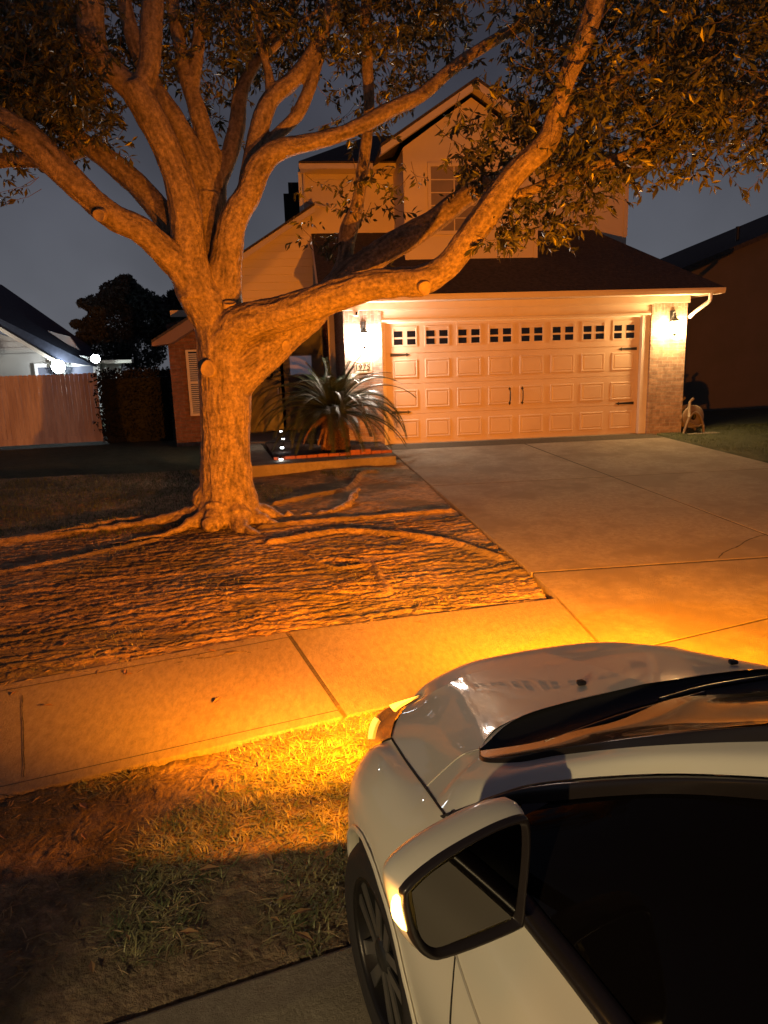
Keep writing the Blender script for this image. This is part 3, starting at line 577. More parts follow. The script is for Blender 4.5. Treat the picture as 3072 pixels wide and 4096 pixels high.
# hose reel beside the right pier
hx = 7.13; hy = -.12; R_ = thing('hose_reel', (hx, hy, -.02), 'beige plastic garden hose reel standing beside the right brick pier', 'hose reel')
M_reel = mat('beige_plastic', (.19,.15,.10), .5)
def legframe(y):
    o = MB(); o.tube(cr([(hx-.20, y, -.02), (hx-.12, y, .22), (hx-.02, y, .38), (hx+.10, y, .34), (hx+.19, y, .16), (hx+.22, y, -.02)], 5), .028, 6)
    o.tube(cr([(hx-.12, y, .22), (hx+.0, y, .16), (hx+.10, y, .12), (hx+.19, y, .16)], 4), .022, 6); o.tube([(hx-.1, y, .30), (hx-.1, y, .60), (hx-.03, y, .66)], .028, 6); return o
legframe(hy-.16).build('side_frame', M_reel, R_, True); legframe(hy+.16).build('side_frame', M_reel, R_, True)
for y in (hy-.14, hy+.11): MB().lathe([(.06, 0), (.06, .03), (.21, .03), (.23, .015), (.21, 0), (.06, 0)], (hx+.0, y, .30), (0, 1, 0), 24).build('flange', M_reel, R_, True)
MB().lathe([(.06, 0), (.15, .0), (.16, .06), (.15, .12), (.16, .18), (.15, .22), (.06, .22)], (hx, hy-.11, .30), (0, 1, 0), 20).build('hose_coil', mat('hose', (.10,.12,.07), .5), R_, True)
tag(bevel(MB().box(6.98, 7.62, -.42, .1, -.06, -.015).build('paver', M_conc, off=(7.3, -.2, -.06)), .01), 'thin concrete paver under the hose reel', 'paver')
# ---------------------------------------------------------------- fence, hedge, neighbours
f0 = np.array([-9.2, 2.62]); f1 = np.array([-4.93, 3.12]); nb = 46
F_ = thing('board_fence', (-7, 2.9, .1), 'new reddish cedar board fence at the left edge of the lawn', 'fence')
dF = (f1-f0)/np.linalg.norm(f1-f0); LF = np.linalg.norm(f1-f0); nF = np.array([-dF[1], dF[0]])
bd = MB(); bw = LF/nb
for k in range(nb):
    a = f0+dF*(k*bw+.003); b = f0+dF*((k+1)*bw-.002); zt = 1.50+rng.uniform(-.008, .008); j = rng.uniform(0, .006)
    q0, q1 = a-nF*j, b-nF*j
    bd.prism([(*q0, .03), (*q1, .03), (*q1, zt-.02), (*(q1-dF*.02), zt), (*(q0+dF*.02), zt), (*q0, zt-.02)], (*(nF*.018), 0))
bd.build('pickets', M_fence, F_)
rl = MB()
for z in (.3, 1.25): rl.prism([(*(f0+nF*.025), z), (*(f1+nF*.025), z), (*(f1+nF*.025), z+.08), (*(f0+nF*.025), z+.08)], (*(nF*.04), 0))
rl.build('rails', M_fence, F_); MB().prism([(*(f0-nF*.02), .0), (*(f1-nF*.02), .0), (*(f1-nF*.02), .14), (*(f0-nF*.02), .14)], (*(nF*.015), 0)).build('kick_board', M_fence, F_)
def leafcloud(name, cen, n, size, m, parent=None, label=None, cat=None, aspect=.4):
    n = len(cen); a = rng.normal(size=(n, 3)); a /= np.linalg.norm(a, axis=1)[:, None]; b = rng.normal(size=(n, 3)); b -= a*(a*b).sum(1)[:, None]; b /= np.linalg.norm(b, axis=1)[:, None]
    s = size*rng.uniform(.6, 1.3, (n, 1)); V = np.stack([cen-a*s, cen+b*s*aspect, cen+a*s, cen-b*s*aspect], 1).reshape(-1, 3); i = np.arange(n)*4
    mb = MB(); mb.v = [V]; mb.f = [tuple(f) for f in np.stack([i, i+1, i+2, i+3], 1).tolist()]; mb.n = len(V)
    o = mb.build(name, m, parent)
    if label: tag(o, label, cat)
    return o
HG = thing('hedge', (-4.1, 3.4, .05), 'tall dark clipped hedge between the fence and the brick wing', 'hedge')
c = rng.uniform((-4.98, 3.0, .05), (-3.3, 4.1, 1.5), (16000, 3)); k = (c[:, 1] < 3.15) | (c[:, 0] < -4.85) | (c[:, 2] > 1.38); c = c[k]; c += .05*rng.normal(size=c.shape)
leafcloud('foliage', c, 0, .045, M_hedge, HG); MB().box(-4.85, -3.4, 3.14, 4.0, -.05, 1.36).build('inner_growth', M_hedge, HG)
# left neighbour
NY = 10.
NB = thing('neighbor_house', (-8.5, 11, 0), 'neighbouring house with white siding and a big dark roof behind the fence', 'house')
def nbp(u, v, Y=NY): return aty(u, v, Y)
a = nbp(-60, 580, 13.5); b = nbp(0, 617, 13); c1_ = nbp(140, 703, 12); 
ev0 = nbp(-60, 745, 9.7); 
wA = nbp(118, 0, 10)[0]; zG = nbp(118, 783, 10)[2]
MB().prism([(-16, 10, 0), (wA, 10, 0), (wA, 10, zG), (nbp(0, 722, 10)[0], 10, nbp(0, 722, 10)[2]), (-11.2, 10, 3.6), (-16, 10, 1.8)], (0, .2, 0)).build('siding_wall', mat('cream_siding', (.36,.34,.31), .6), NB)
lp_ = MB()
for v in (737, 750, 763): 
    z = nbp(60, v, 10)[2]; lp_.box(-12, nbp(118-(783-v)*1.55-8, v, 10)[0], 9.985, 10, z-.006, z+.006)
lp_.build('lap_lines', mat('lap_shadow', (.2,.19,.18), .8), NB)
p, q = nbp(0, 706, 9.7), nbp(130, 783, 9.7)
sl = (q[2]-p[2])/(q[0]-p[0]); xt = -11.2
MB().prism([(xt, 9.7, p[2]+sl*(xt-p[0])), (q[0], 9.7, q[2]), (q[0], 9.7, q[2]-.13), (xt, 9.7, p[2]+sl*(xt-p[0])-.13)], (0, .3, 0)).build('rake_board', M_trim, NB)
M_roofB = mat('blue_shingles', (.030,.037,.06), .9, c2=(.045,.055,.085), scale=10)
ra = nbp(0, 614, 14); rb = nbp(192, 748, 11.5); rc = nbp(208, 792, 9.8)
MB().prism([(-18, 14, ra[2]+(ra[0]+18)*.0), tuple(ra), tuple(rb), tuple(rc), (q[0], 9.75, q[2]+.03), (xt, 9.75, p[2]+sl*(xt-p[0])+.03), (-18, 9.75, 2.2)], (0, .15, 0)).build('roof', M_roofB, NB)
# soffit wedges lit by floodlights
for pts, Y in ((((170,768),(188,776),(200,778),(196,771)), 9.6), (((102,714),(150,727),(172,757),(140,740)), 10.6)):
    MB().prism([tuple(nbp(u, v, Y)) for u, v in pts], (0, .1, 0)).build('soffit', M_white, NB)
B('side_wall', M_white, (wA+.15, nbp(178, 0, 10.2)[0], 10.2, 10.4, 0, nbp(150, 788, 10.2)[2]), parent=NB)
B('eave_board', M_trim, (wA, nbp(205, 0, 9.9)[0], 9.9, 10.2, nbp(150, 788, 9.9)[2], nbp(150, 788, 9.9)[2]+.10), parent=NB)
B('pilaster', M_white, (wA, wA+.15, 9.93, 10.3, 0, zG), parent=NB)
for u0, u1 in ((-20, 25), (45, 113)):
    x0, x1 = nbp(u0, 0, 9.98)[0], nbp(u1, 0, 9.98)[0]; zt = nbp(50, 795, 9.98)[2]
    wq = B('window', M_white, (x0-.08, x1+.08, 9.93, 9.99, zt, zt+.12), (x0-.08, x0, 9.93, 9.99, .8, zt), (x1, x1+.08, 9.93, 9.99, .8, zt), parent=NB)
    B('pane', mat('grey_pane', (.14,.15,.19), .3), (x0, x1, 9.96, 9.985, .8, zt), parent=wq)
def flood(u, v, Y, lab, s, en, col=(.88, .95, 1.)):
    p = nbp(u, v, Y); L = thing('floodlight', p, lab, 'floodlight')
    MB().lathe([(.0, 0), (s, .0), (s*.9, .03), (.0, .031)], p, (0.1, -1, -.1), 14).build('lens', glow('flood_lens', (.85, .95, 1), 60), L)
    MB().lathe([(s*.98, -.002), (s*.6, -.08), (.0, -.09)], p, (0.1, -1, -.1), 14).build('housing', M_white, L)
    light('POINT', p+np.array([0, -.18, 0]), en, col, .05, parent=L)
flood(126, 792, 9.75, 'glaring white floodlight under the neighbour eave just above the fence', .20, FLOOD)  # lens made oversized so its glow stands for the glare around the lamp
flood(206, 775, 9.3, 'glaring bluish floodlight at the neighbour roof corner beside the trees', .13, FLOOD*.8, (.75, .93, 1.))
flood(-35, 745, 9.3, 'assumed unseen floodlight beyond the left edge of the view, lighting the neighbour gable', .08, FLOOD*.25, (1, .95, .85))  # assumed lamp out of view; only its light on the siding shows
# trees behind the hedge
def bgtree(name, base, spots, n, size, m, label, trunks):
    T = thing(name, base, label, 'tree'); C = []
    for u, v, Y, r, k in spots:
        p = aty(u, v, Y); d = rng.normal(size=(k, 3)); d *= (rng.uniform(.3, 1, (k, 1))**.5)/np.linalg.norm(d, axis=1)[:, None]*r; C.append(p+d*np.array([1, 1, .75]))
    leafcloud('crown', np.vstack(C), 0, size, m, T)
    tm = MB()
    for pts in trunks: P = np.array([aty(*q) for q in pts]); P[0][2] = 0; tm.tube(cr(P, 4), np.linspace(.09, .03, len(cr(P, 4))), 7)
    tm.build('trunk', mat('pale_trunk', (.35,.33,.30), .8), T)
M_bgl = mat('bg_leaf', (.028,.038,.036), .8, c2=(.05,.06,.055), scale=3)
bgtree('background_tree', aty(280, 930, 13), [(265,640,13,.8,2600),(300,655,13,.7,1800),(270,610,13,.35,900),(215,660,12.5,.5,1300),(180,655,12.3,.2,260),(240,640,12.6,.35,700),(250,700,13,1.0,3000),(320,690,13.2,.9,2400),(200,705,12.6,.45,1200),(190,725,12.4,.4,800),(230,755,12.6,.9,2200),(300,755,13,1.0,2300),(305,640,13,.3,700),(165,700,12.4,.2,300)], 0, .085, M_bgl,
    'dark bushy tree rising behind the hedge with a pointed top', [((300,940,13),(295,800,13),(280,690,13),(268,620,13)), ((240,940,12.6),(232,800,12.6),(215,700,12.6))])
bgtree('background_tree', aty(380, 930, 14), [(365,670,14,.7,1900),(395,700,14,1.0,2200),(350,720,14,.7,1400),(385,640,14,.4,700),(430,690,14,.9,1200)], 0, .085, M_bgl,
    'dark tree beside the big trunk with pale bare stems below', [((378,940,13.5),(376,790,13.5),(380,745,13.5),(384,725,13.5)), ((390,930,13.4),(398,800,13.4),(375,765,13.4),(402,735,13.4))])
# right neighbour
RN = thing('neighbor_house', (11, 5, 0), 'dark neighbouring house at the right edge with a vent pipe on its roof', 'house')
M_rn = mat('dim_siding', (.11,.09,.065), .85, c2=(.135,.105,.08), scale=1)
p, q = aty(1490, 570, 5), aty(1659, 500, 5); sl = (q[2]-p[2])/(q[0]-p[0]); x0, x1 = 8.3, 17
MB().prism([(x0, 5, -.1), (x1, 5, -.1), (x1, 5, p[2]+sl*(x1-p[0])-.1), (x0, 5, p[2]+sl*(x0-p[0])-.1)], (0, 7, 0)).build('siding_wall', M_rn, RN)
MB().prism([(x0-.4, 4.7, p[2]+sl*(x0-.4-p[0])), (x1, 4.7, p[2]+sl*(x1-p[0])), (x1, 12, p[2]+sl*(x1-p[0])+.0), (x0-.4, 12, p[2]+sl*(x0-.4-p[0]))], (0, 0, -.12)).build('roof', M_roof, RN)
v0, v1 = aty(1592, 530, 6), aty(1590, 492, 6); MB().tube([(v0[0], 6, v0[2]-.3), (v0[0], 6, v1[2])], .05, 8).tube([(v0[0], 6, v1[2]-.02), (v0[0], 6, v1[2]+.03)], .065, 8).build('vent_pipe', M_black, RN)
# assumed street lamp, added unseen behind the viewer; narrow spot lights the car
SL = thing('assumed_street_lamp', (-7.5, -23, -.75), 'assumed street lamp behind the viewer, added to light the car', 'assumed street lamp')
MB().tube([(-7.5, -23, -.75), (-7.5, -23, 4.2)], np.array([.08, .05]), 10).build('pole', M_trim, SL)
hd = MB().lathe([(.0, .12), (.05, .10), (.16, 0), (.15, -.01), (.0, -.01)], (-7.5, -23, 4.33), (0, 0, 1), 16).build('head', M_trim, SL)
MB().lathe([(.05, -.30), (.11, -.02), (.0, -.015)], (-7.5, -23, 4.33), (0, 0, 1), 12).build('lens', glow('assumed_street_lens', (1, .86, .62), 60), SL)
sp0 = np.array([-7.5, -22.75, 3.9]); light('SPOT', sp0, STREET_ASSUMED, (1., .73, .36), .10, 14.5, np.array([.05, -11.25, .1])-sp0, SL, .35)
# ---------------------------------------------------------------- the big oak
def node(u, v, Y, r):  # photo position on the vertical plane y=Y, radius given as seen
    p = aty(u, v, Y); dep = (p-CAM)@_F; return (*p, r*K/FPX*dep)
LIMBS = [
 [(492,1125,-5.0,74),(492,1085,-4.98,66),(490,1040,-4.98,58),(487,950,-4.95,53),(486,850,-4.95,54),(482,780,-4.95,55),(478,715,-4.95,54),(474,670,-4.95,46)],
 [(478,740,-4.95,40),(455,680,-5.0,45),(425,630,-5.05,44),(398,580,-5.1,36)],
 [(420,630,-5.1,34),(385,575,-5.2,33),(345,535,-5.35,30),(300,495,-5.5,28),(235,462,-5.65,28),(165,400,-5.8,28),(90,325,-5.95,30),(20,272,-6.1,30),(-90,225,-6.2,28)],
 [(425,640,-5.1,38),(412,560,-5.15,36),(402,460,-5.2,33),(378,370,-5.25,30),(340,280,-5.3,31),(300,205,-5.35,33),(290,185,-5.35,33)],
 [(300,205,-5.35,28),(255,165,-5.35,27),(215,125,-5.35,27),(198,70,-5.35,29),(192,-60,-5.4,28)],
 [(295,205,-5.35,28),(316,165,-5.35,25),(325,110,-5.35,23),(328,40,-5.35,24),(334,-60,-5.35,22)],
 [(478,720,-4.85,40),(466,640,-4.75,38),(464,570,-4.7,37),(455,500,-4.7,32),(447,420,-4.65,28)],
 [(447,440,-4.65,27),(425,350,-4.6,24),(385,270,-4.55,22),(345,210,-4.5,20),(310,140,-4.45,18),(275,40,-4.4,17),(262,-40,-4.4,15)],
 [(470,480,-4.6,20),(465,380,-4.5,23),(445,300,-4.4,22),(420,220,-4.3,19),(400,150,-4.2,17),(385,80,-4.1,15),(365,-40,-4,13)],
 [(470,400,-4.5,19),(495,335,-4.4,18),(512,270,-4.3,17),(520,200,-4.2,15),(545,150,-4.1,12),(600,70,-4.0,10),(660,-30,-4,8)],
 [(415,200,-4.3,14),(425,120,-4.2,14),(432,40,-4.1,13),(440,-50,-4.1,12)],
 [(484,690,-4.9,40),(484,600,-4.95,36),(500,490,-5.0,31),(535,420,-5.0,28),(560,360,-5.0,26),(600,325,-5.0,22),(680,305,-4.95,18),(760,280,-4.9,16),(840,238,-4.85,16),(910,205,-4.8,14),(980,145,-4.7,13),(1080,80,-4.6,12),(1200,20,-4.5,10)],
 [(530,420,-4.9,20),(545,340,-4.85,20),(560,280,-4.8,20),(585,215,-4.75,19),(640,165,-4.7,18),(685,95,-4.65,16),(735,-30,-4.6,14)],
 [(588,215,-4.75,14),(578,150,-4.7,9),(560,80,-4.65,8),(548,-30,-4.6,8)],
 [(545,345,-4.85,14),(590,300,-4.8,13),(640,250,-4.75,14),(668,190,-4.7,14),(690,110,-4.65,14)],
 [(545,150,-4.1,10),(520,90,-4.0,9),(505,20,-4,8),(500,-40,-4,7)],
 [(398,560,-4.9,25),(360,480,-4.8,26),(320,425,-4.7,26),(265,370,-4.6,25),(205,325,-4.5,21),(150,288,-4.4,19),(90,250,-4.3,16),(20,200,-4.2,12)],
 [(190,320,-4.45,14),(110,345,-4.4,15),(40,345,-4.3,16),(-60,350,-4.2,15)],
 [(480,745,-5.0,48),(520,700,-5.15,41),(590,683,-5.3,38),(680,655,-5.5,36),(780,620,-5.7,33),(860,608,-5.85,31),(905,607,-5.95,31),(960,580,-6.05,29),(1005,525,-6.15,29),(1055,455,-6.3,28),(1115,375,-6.45,28),(1180,308,-6.6,25),(1200,255,-6.65,21),(1225,170,-6.75,21),(1265,80,-6.85,22),(1300,-40,-6.95,20)],
 [(895,610,-5.95,27),(918,622,-5.98,22),(924,627,-5.98,17)],
 [(486,850,-4.95,45),(520,805,-4.95,46),(565,768,-4.9,42),(612,728,-4.85,36),(665,685,-4.8,33),(725,625,-4.75,32),(785,572,-4.7,30),(850,530,-4.65,28),(920,488,-4.6,25),(1000,430,-4.5,22),(1080,385,-4.4,17),(1180,340,-4.3,12),(1300,250,-4.2,9)],
 [(725,620,-4.72,22),(745,560,-4.6,18),(752,500,-4.5,20),(773,440,-4.45,14),(785,350,-4.4,13),(797,230,-4.35,12),(792,120,-4.3,12),(790,-30,-4.3,11)],
 [(1050,465,-6.3,17),(1085,430,-6.25,12),(1150,410,-6.2,11),(1230,375,-6.15,11),(1330,345,-6.1,12),(1400,315,-6.1,13),(1440,290,-6.1,9),(1530,240,-6.1,12),(1600,215,-6.1,8),(1700,190,-6.1,6)],
 [(1400,318,-6.1,8),(1395,280,-6.1,5),(1385,250,-6.1,4)],
 [(1185,300,-6.6,14),(1230,240,-6.5,10),(1300,190,-6.3,9),(1400,130,-6.1,8),(1520,70,-6,6)],
 [(575,120,-4.7,7),(640,60,-4.6,6),(700,10,-4.5,5)],
 # root flare
 [(470,1060,-4.98,45),(435,1101,-5.0,24),(380,1117,-5.0,13),(300,1131,-5.05,8),(200,1145,-5.15,6),(100,1158,-5.3,4)],
 [(510,1060,-4.98,40),(550,1102,-4.98,21),(610,1118,-4.95,12),(680,1117,-4.9,9),(735,1099,-4.75,10),(765,1074,-4.5,9),(775,1056,-4.3,5)],
 [(485,1070,-5.05,45),(470,1118,-5.3,27),(452,1140,-5.5,12)], [(500,1080,-5.05,40),(515,1130,-5.35,26),(540,1152,-5.6,14),(575,1165,-5.75,7)],
 [(520,1080,-5.0,30),(560,1124,-5.2,16),(600,1139,-5.35,10),(680,1157,-5.5,6),(760,1165,-5.6,4)], [(455,1095,-5.1,25),(410,1133,-5.35,11),(340,1156,-5.5,6),(230,1180,-5.7,3)],
]
TREE = thing('oak_tree', (-1.45, -4.95, -.25), 'large spreading street tree with orange-lit bark and surface roots on bare dirt', 'tree')
SEG = []; tb = MB()
for iL, L_ in enumerate(LIMBS):
    P = cr([node(*q) for q in L_], 5)
    if iL >= len(LIMBS)-6:
        P[2:, :3] += rng.normal(0, .012, (len(P)-2, 3)); P[2:, 3] *= rng.uniform(.7, 1.25, len(P)-2)
    P = P.copy(); SEG += [(P[i], P[i+1]) for i in range(len(P)-1)]; tb.tube(P[:, :3], P[:, 3], 14)
src = tb.build('tmp', M_bark, TREE)
md = src.modifiers.new('r', 'REMESH'); md.mode = 'VOXEL'; md.voxel_size = .0145; md.use_smooth_shade = True
sm = src.modifiers.new('s', 'SMOOTH'); sm.factor = .5; sm.iterations = 4
bpy.context.view_layer.update(); dg = bpy.context.evaluated_depsgraph_get(); me = bpy.data.meshes.new_from_object(src.evaluated_get(dg)); bpy.data.objects.remove(src)
n = len(me.vertices); V = np.empty(n*3); me.vertices.foreach_get('co', V); V = V.reshape(-1, 3); N = np.empty(n*3); me.vertices.foreach_get('normal', N); N = N.reshape(-1, 3)
o0 = org(TREE); G_ = V+o0
bd_ = np.full(n, 1e9); rad = np.zeros(n); WS = np.zeros(n); D1 = np.zeros(n); T1 = np.zeros(n); best = None; acc = 0.; lastp = None
def flush():
    global WS, D1, T1
    if best is None: return
    k = np.nonzero(best[0] < .12)[0]
    if not len(k): return
    bk = best[1][k]; sc = np.clip(best[2][k]/.2, .25, 1.1)
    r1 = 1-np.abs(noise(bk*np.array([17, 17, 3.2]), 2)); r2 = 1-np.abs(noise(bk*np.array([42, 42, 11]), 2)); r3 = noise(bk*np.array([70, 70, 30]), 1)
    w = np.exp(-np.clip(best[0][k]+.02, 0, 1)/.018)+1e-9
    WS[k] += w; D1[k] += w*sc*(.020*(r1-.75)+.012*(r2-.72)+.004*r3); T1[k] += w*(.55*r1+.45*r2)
for a, b in SEG:
    if lastp is None or np.linalg.norm(a[:3]-lastp) > 1e-6: flush(); acc += 7.3; best = [np.full(n, 9.), np.zeros((n, 3)), np.zeros(n)]
    d = b[:3]-a[:3]; L_ = np.linalg.norm(d)+1e-9; d /= L_; lastp = b[:3]
    lo = np.minimum(a[:3], b[:3])-max(a[3], b[3])*1.6-.05; hi = np.maximum(a[:3], b[:3])+max(a[3], b[3])*1.6+.05
    m = np.nonzero(((G_ > lo) & (G_ < hi)).all(1))[0]
    if len(m):
        q = G_[m]-a[:3]; t = np.clip(q@d, 0, L_); r = a[3]+(b[3]-a[3])*t/L_; w = q-t[:, None]*d; dist = np.linalg.norm(w, axis=1)-r
        k = dist < bd_[m]; mk = m[k]; bd_[mk] = dist[k]; rad[mk] = r[k]
        kk = dist < best[0][m]; mm = m[kk]; best[0][mm] = dist[kk]; best[2][mm] = r[kk]
        up = np.array([0, 1., 0]); e1 = np.cross(d, up); e1 /= np.linalg.norm(e1); e2 = np.cross(d, e1)
        best[1][mm] = np.stack([w[kk]@e1, w[kk]@e2, acc+t[kk]], 1)
    acc += L_
scl = np.clip(rad/.2, .25, 1.1)
flush(); ok = WS > 0; disp = np.where(ok, D1/np.maximum(WS, 1e-9), 0)+.022*noise(G_*3.5, 2)*np.clip(rad/.15, .3, 1)
V2 = V+N*disp[:, None]; me.vertices.foreach_set('co', V2.ravel()); me.update()
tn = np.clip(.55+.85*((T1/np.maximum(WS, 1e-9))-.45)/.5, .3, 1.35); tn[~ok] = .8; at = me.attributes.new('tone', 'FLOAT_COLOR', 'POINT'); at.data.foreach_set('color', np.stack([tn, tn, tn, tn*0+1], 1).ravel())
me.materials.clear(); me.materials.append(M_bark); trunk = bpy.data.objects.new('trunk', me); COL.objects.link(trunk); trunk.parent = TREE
print('trunk verts', n)
# pruning scars
def scar(u, v, Y, ru, rv, nrm):
    p = aty(u, v, Y); dep = (p-CAM)@_F; s = K/FPX*dep; nrm = np.array(nrm, float); nrm /= np.linalg.norm(nrm)
    ax = np.cross(nrm, (0, 0, 1.)); ax /= np.linalg.norm(ax); up = np.cross(ax, nrm); th = np.linspace(0, 2*np.pi, 22, endpoint=False)
    rr = 1+.06*np.sin(3*th+u); mb = MB()
    rings = [p+nrm*h+(ax*np.cos(th)[:, None]*ru*s*f+up*np.sin(th)[:, None]*rv*s*f)*rr[:, None] for f, h in ((1.15, -.05), (1.1, .0), (1., .012), (.85, .004), (.4, .002), (.02, .0))]
    mb.grid(np.array(rings), True); return mb.build('pruning_scar', M_cut, trunk, True)
scar(449,797,-5.27,15,17,(-.25,-1,.0)); scar(452,685,-5.22,10,12,(-.25,-1,.05)); scar(495,655,-5.19,13,8,(.1,-.7,1.)); scar(214,465,-5.86,13,12,(-.3,-1,-.35)); scar(618,748,-5.06,9,12,(-.1,-1,.1)); scar(918,622,-6.13,13,14,(.1,-1,-.3)); scar(613,722,-5.04,8,6,(.1,-1,.4))
# crown: twigs with lanceolate leaves, hung in clusters
LV = []; TW = MB()
def cluster(c, nl, spread, droop=.5, sz=.1, tw=True):
    ntw = max(2, nl//11)
    for k in range(ntw):
        s = c+rng.normal(size=3)*spread*.45; d = rng.normal(size=3); d[2] = abs(d[2])*.2-droop; d /= np.linalg.norm(d); L_ = rng.uniform(.18, .38)
        if tw and rng.random() < .5: TW.tube([s-d*L_*.5+np.array([0, 0, .05]), s, s+d*L_], np.array([.004, .003, .0015]), 3, False)
        for j in range(nl//ntw):
            t = rng.uniform(.1, 1.05); b = s+d*L_*t; l = rng.normal(size=3)*.8+d*.7+np.array([0, 0, -.45]); l /= np.linalg.norm(l)
            LV.append((b, l, sz*rng.uniform(.5, 1.3)))
def region(poly, Y0, Y1, ncl, nl=36, spread=.3, droop=.5, thr=-.15, fs=1.1):
    poly = np.array(poly, float); lo, hi = poly.min(0), poly.max(0); got = 0; tries = 0
    while got < ncl and tries < ncl*30:
        tries += 1; u, v = rng.uniform(lo, hi)
        if not inpoly(np.array([u]), np.array([v]), poly)[0]: continue
        Y = rng.uniform(Y0, Y1); p = aty(u, v, Y)
        if noise((p*fs)[None], 2)[0] < thr: continue
        cluster(p, nl, spread, droop); got += 1
region([(-60,-60),(175,-60),(185,120),(215,190),(225,250),(180,300),(110,245),(50,255),(-60,240)], -6.2, -3.6, 260)
region([(-60,-60),(175,-60),(170,150),(120,200),(-60,200)], -4.5, -2.5, 90)
region([(60,215),(215,225),(225,260),(190,305),(110,270)], -5.0, -4.2, 22, 30)
region([(-60,330),(60,350),(40,380),(-60,420)], -4.6, -4.0, 8, 20)
region([(215,-60),(760,-60),(770,60),(700,150),(620,190),(560,150),(480,200),(440,290),(360,190),(240,130)], -4.3, -2.6, 210, thr=-.05)
region([(440,-60),(760,-60),(720,60),(560,80),(460,80)], -5.2, -3.6, 50)
region([(440,240),(480,230),(500,330),(450,340)], -3.8, -3.2, 9, 24)
region([(225,290),(262,300),(255,320),(228,325)], -4.9, -4.7, 1, 16, .08)
region([(700,-60),(1130,-60),(1110,60),(1040,90),(980,70),(900,190),(830,230),(770,240),(700,200),(690,120)], -4.8, -3.0, 150, thr=.0)
region([(720,240),(840,240),(830,300),(740,290)], -4.4, -3.8, 10, 22)
region([(640,375),(830,375),(850,440),(820,520),(770,560),(690,560),(655,500)], -4.75, -4.1, 22, 24, .15)
region([(850,350),(940,350),(930,400),(860,420)], -5.2, -4.6, 4, 14, .1)
region([(985,250),(1130,190),(1200,260),(1180,330),(1080,400),(1040,460),(1000,360)], -6.3, -4.8, 44, 34, .22, thr=-.3)
region([(1130,-60),(1720,-60),(1720,230),(1560,300),(1420,290),(1320,330),(1200,350),(1150,260),(1100,180),(1110,60)], -7.0, -4.2, 420, thr=-.28)
region([(1150,-60),(1720,-60),(1720,260),(1500,260),(1300,280),(1180,200)], -4.5, -2.6, 150)
region([(1060,430),(1240,380),(1330,380),(1240,470),(1130,530),(1060,540)], -6.4, -5.9, 38, 30, .16, thr=-.9)
region([(1200,340),(1420,300),(1430,360),(1330,400),(1220,420)], -6.4, -5.8, 32, 28, .16, thr=-.9)
region([(1400,260),(1700,200),(1700,330),(1590,340),(1560,390),(1500,360),(1430,395),(1400,370)], -6.5, -5.7, 44, 26, .16, thr=-.6)
region([(1640,290),(1700,280),(1700,370),(1645,360)], -6.6, -6.2, 5, 18, .1, thr=-.9)
B_ = np.array([x[0] for x in LV]); D_ = np.array([x[1] for x in LV]); S_ = np.array([x[2] for x in LV])[:, None]; n = len(B_); print('leaves', n)
a = rng.normal(size=(n, 3)); a -= D_*(a*D_).sum(1)[:, None]; a /= np.linalg.norm(a, axis=1)[:, None]; c = np.cross(D_, a)
V = np.stack([B_, B_+D_*S_*.5+a*S_*.17+c*S_*.03, B_+D_*S_*.5-a*S_*.17+c*S_*.03, B_+D_*S_*.55-c*S_*.03, B_+D_*S_-c*S_*.07], 1).reshape(-1, 3); i = np.arange(n)*5
F = np.concatenate([np.stack([i, i+1, i+3], 1), np.stack([i, i+3, i+2], 1), np.stack([i+1, i+4, i+3], 1), np.stack([i+3, i+4, i+2], 1)]).tolist()
mb = MB(); mb.v = [V]; mb.f = [tuple(f) for f in F]; mb.n = len(V); mb.build('crown', M_leaf, TREE); TW.build('twigs', M_twig, TREE)
# ---------------------------------------------------------------- sago palm
pb = np.array([.06, -1.0, .0]); PT = thing('sago_palm', pb, 'sago palm with arching glossy fronds and a shaggy trunk before the left pier', 'palm')
tk = MB(); n1, n2 = 60, 36; th = np.linspace(0, 2*np.pi, n2, endpoint=False); R0 = []
for i in range(n1):
    t = i/(n1-1); z = t*.66; r = .23-.05*t+.03*math.sin(t*3)+.0; rr = r+.022*np.sin(th*9+i*1.05*3.14)*(1 if i % 2 else -.3)+rng.uniform(-.012, .012, n2)
    R0.append(np.stack([pb[0]+rr*np.cos(th), pb[1]+rr*np.sin(th), np.full(n2, z)], 1))
R0.append(np.tile(pb+[0, 0, .74], (n2, 1))); tk.grid(np.array(R0), True).build('trunk', M_palmT, PT)
sc_ = MB()
for k in range(340):
    a = k*2.39996; z = .02+.64*k/340; r = (.23-.05*z/.66)+.01; d = np.array([math.cos(a), math.sin(a), 0]); s = np.array([-d[1], d[0], 0]); c = pb+np.array([0, 0, z])+d*r; l = rng.uniform(.05, .09)
    sc_.add([c-s*.028-d*.02, c+s*.028-d*.02, c+d*.03+[0, 0, l], c+[0, 0, -.03]+d*.012, c-d*.02+[0,0,l*.6]], [(0,3,2),(3,1,2),(0,2,4),(1,4,2)])
sc_.build('leaf_bases', M_palmT, PT)
cen = pb+np.array([0, 0, .70])
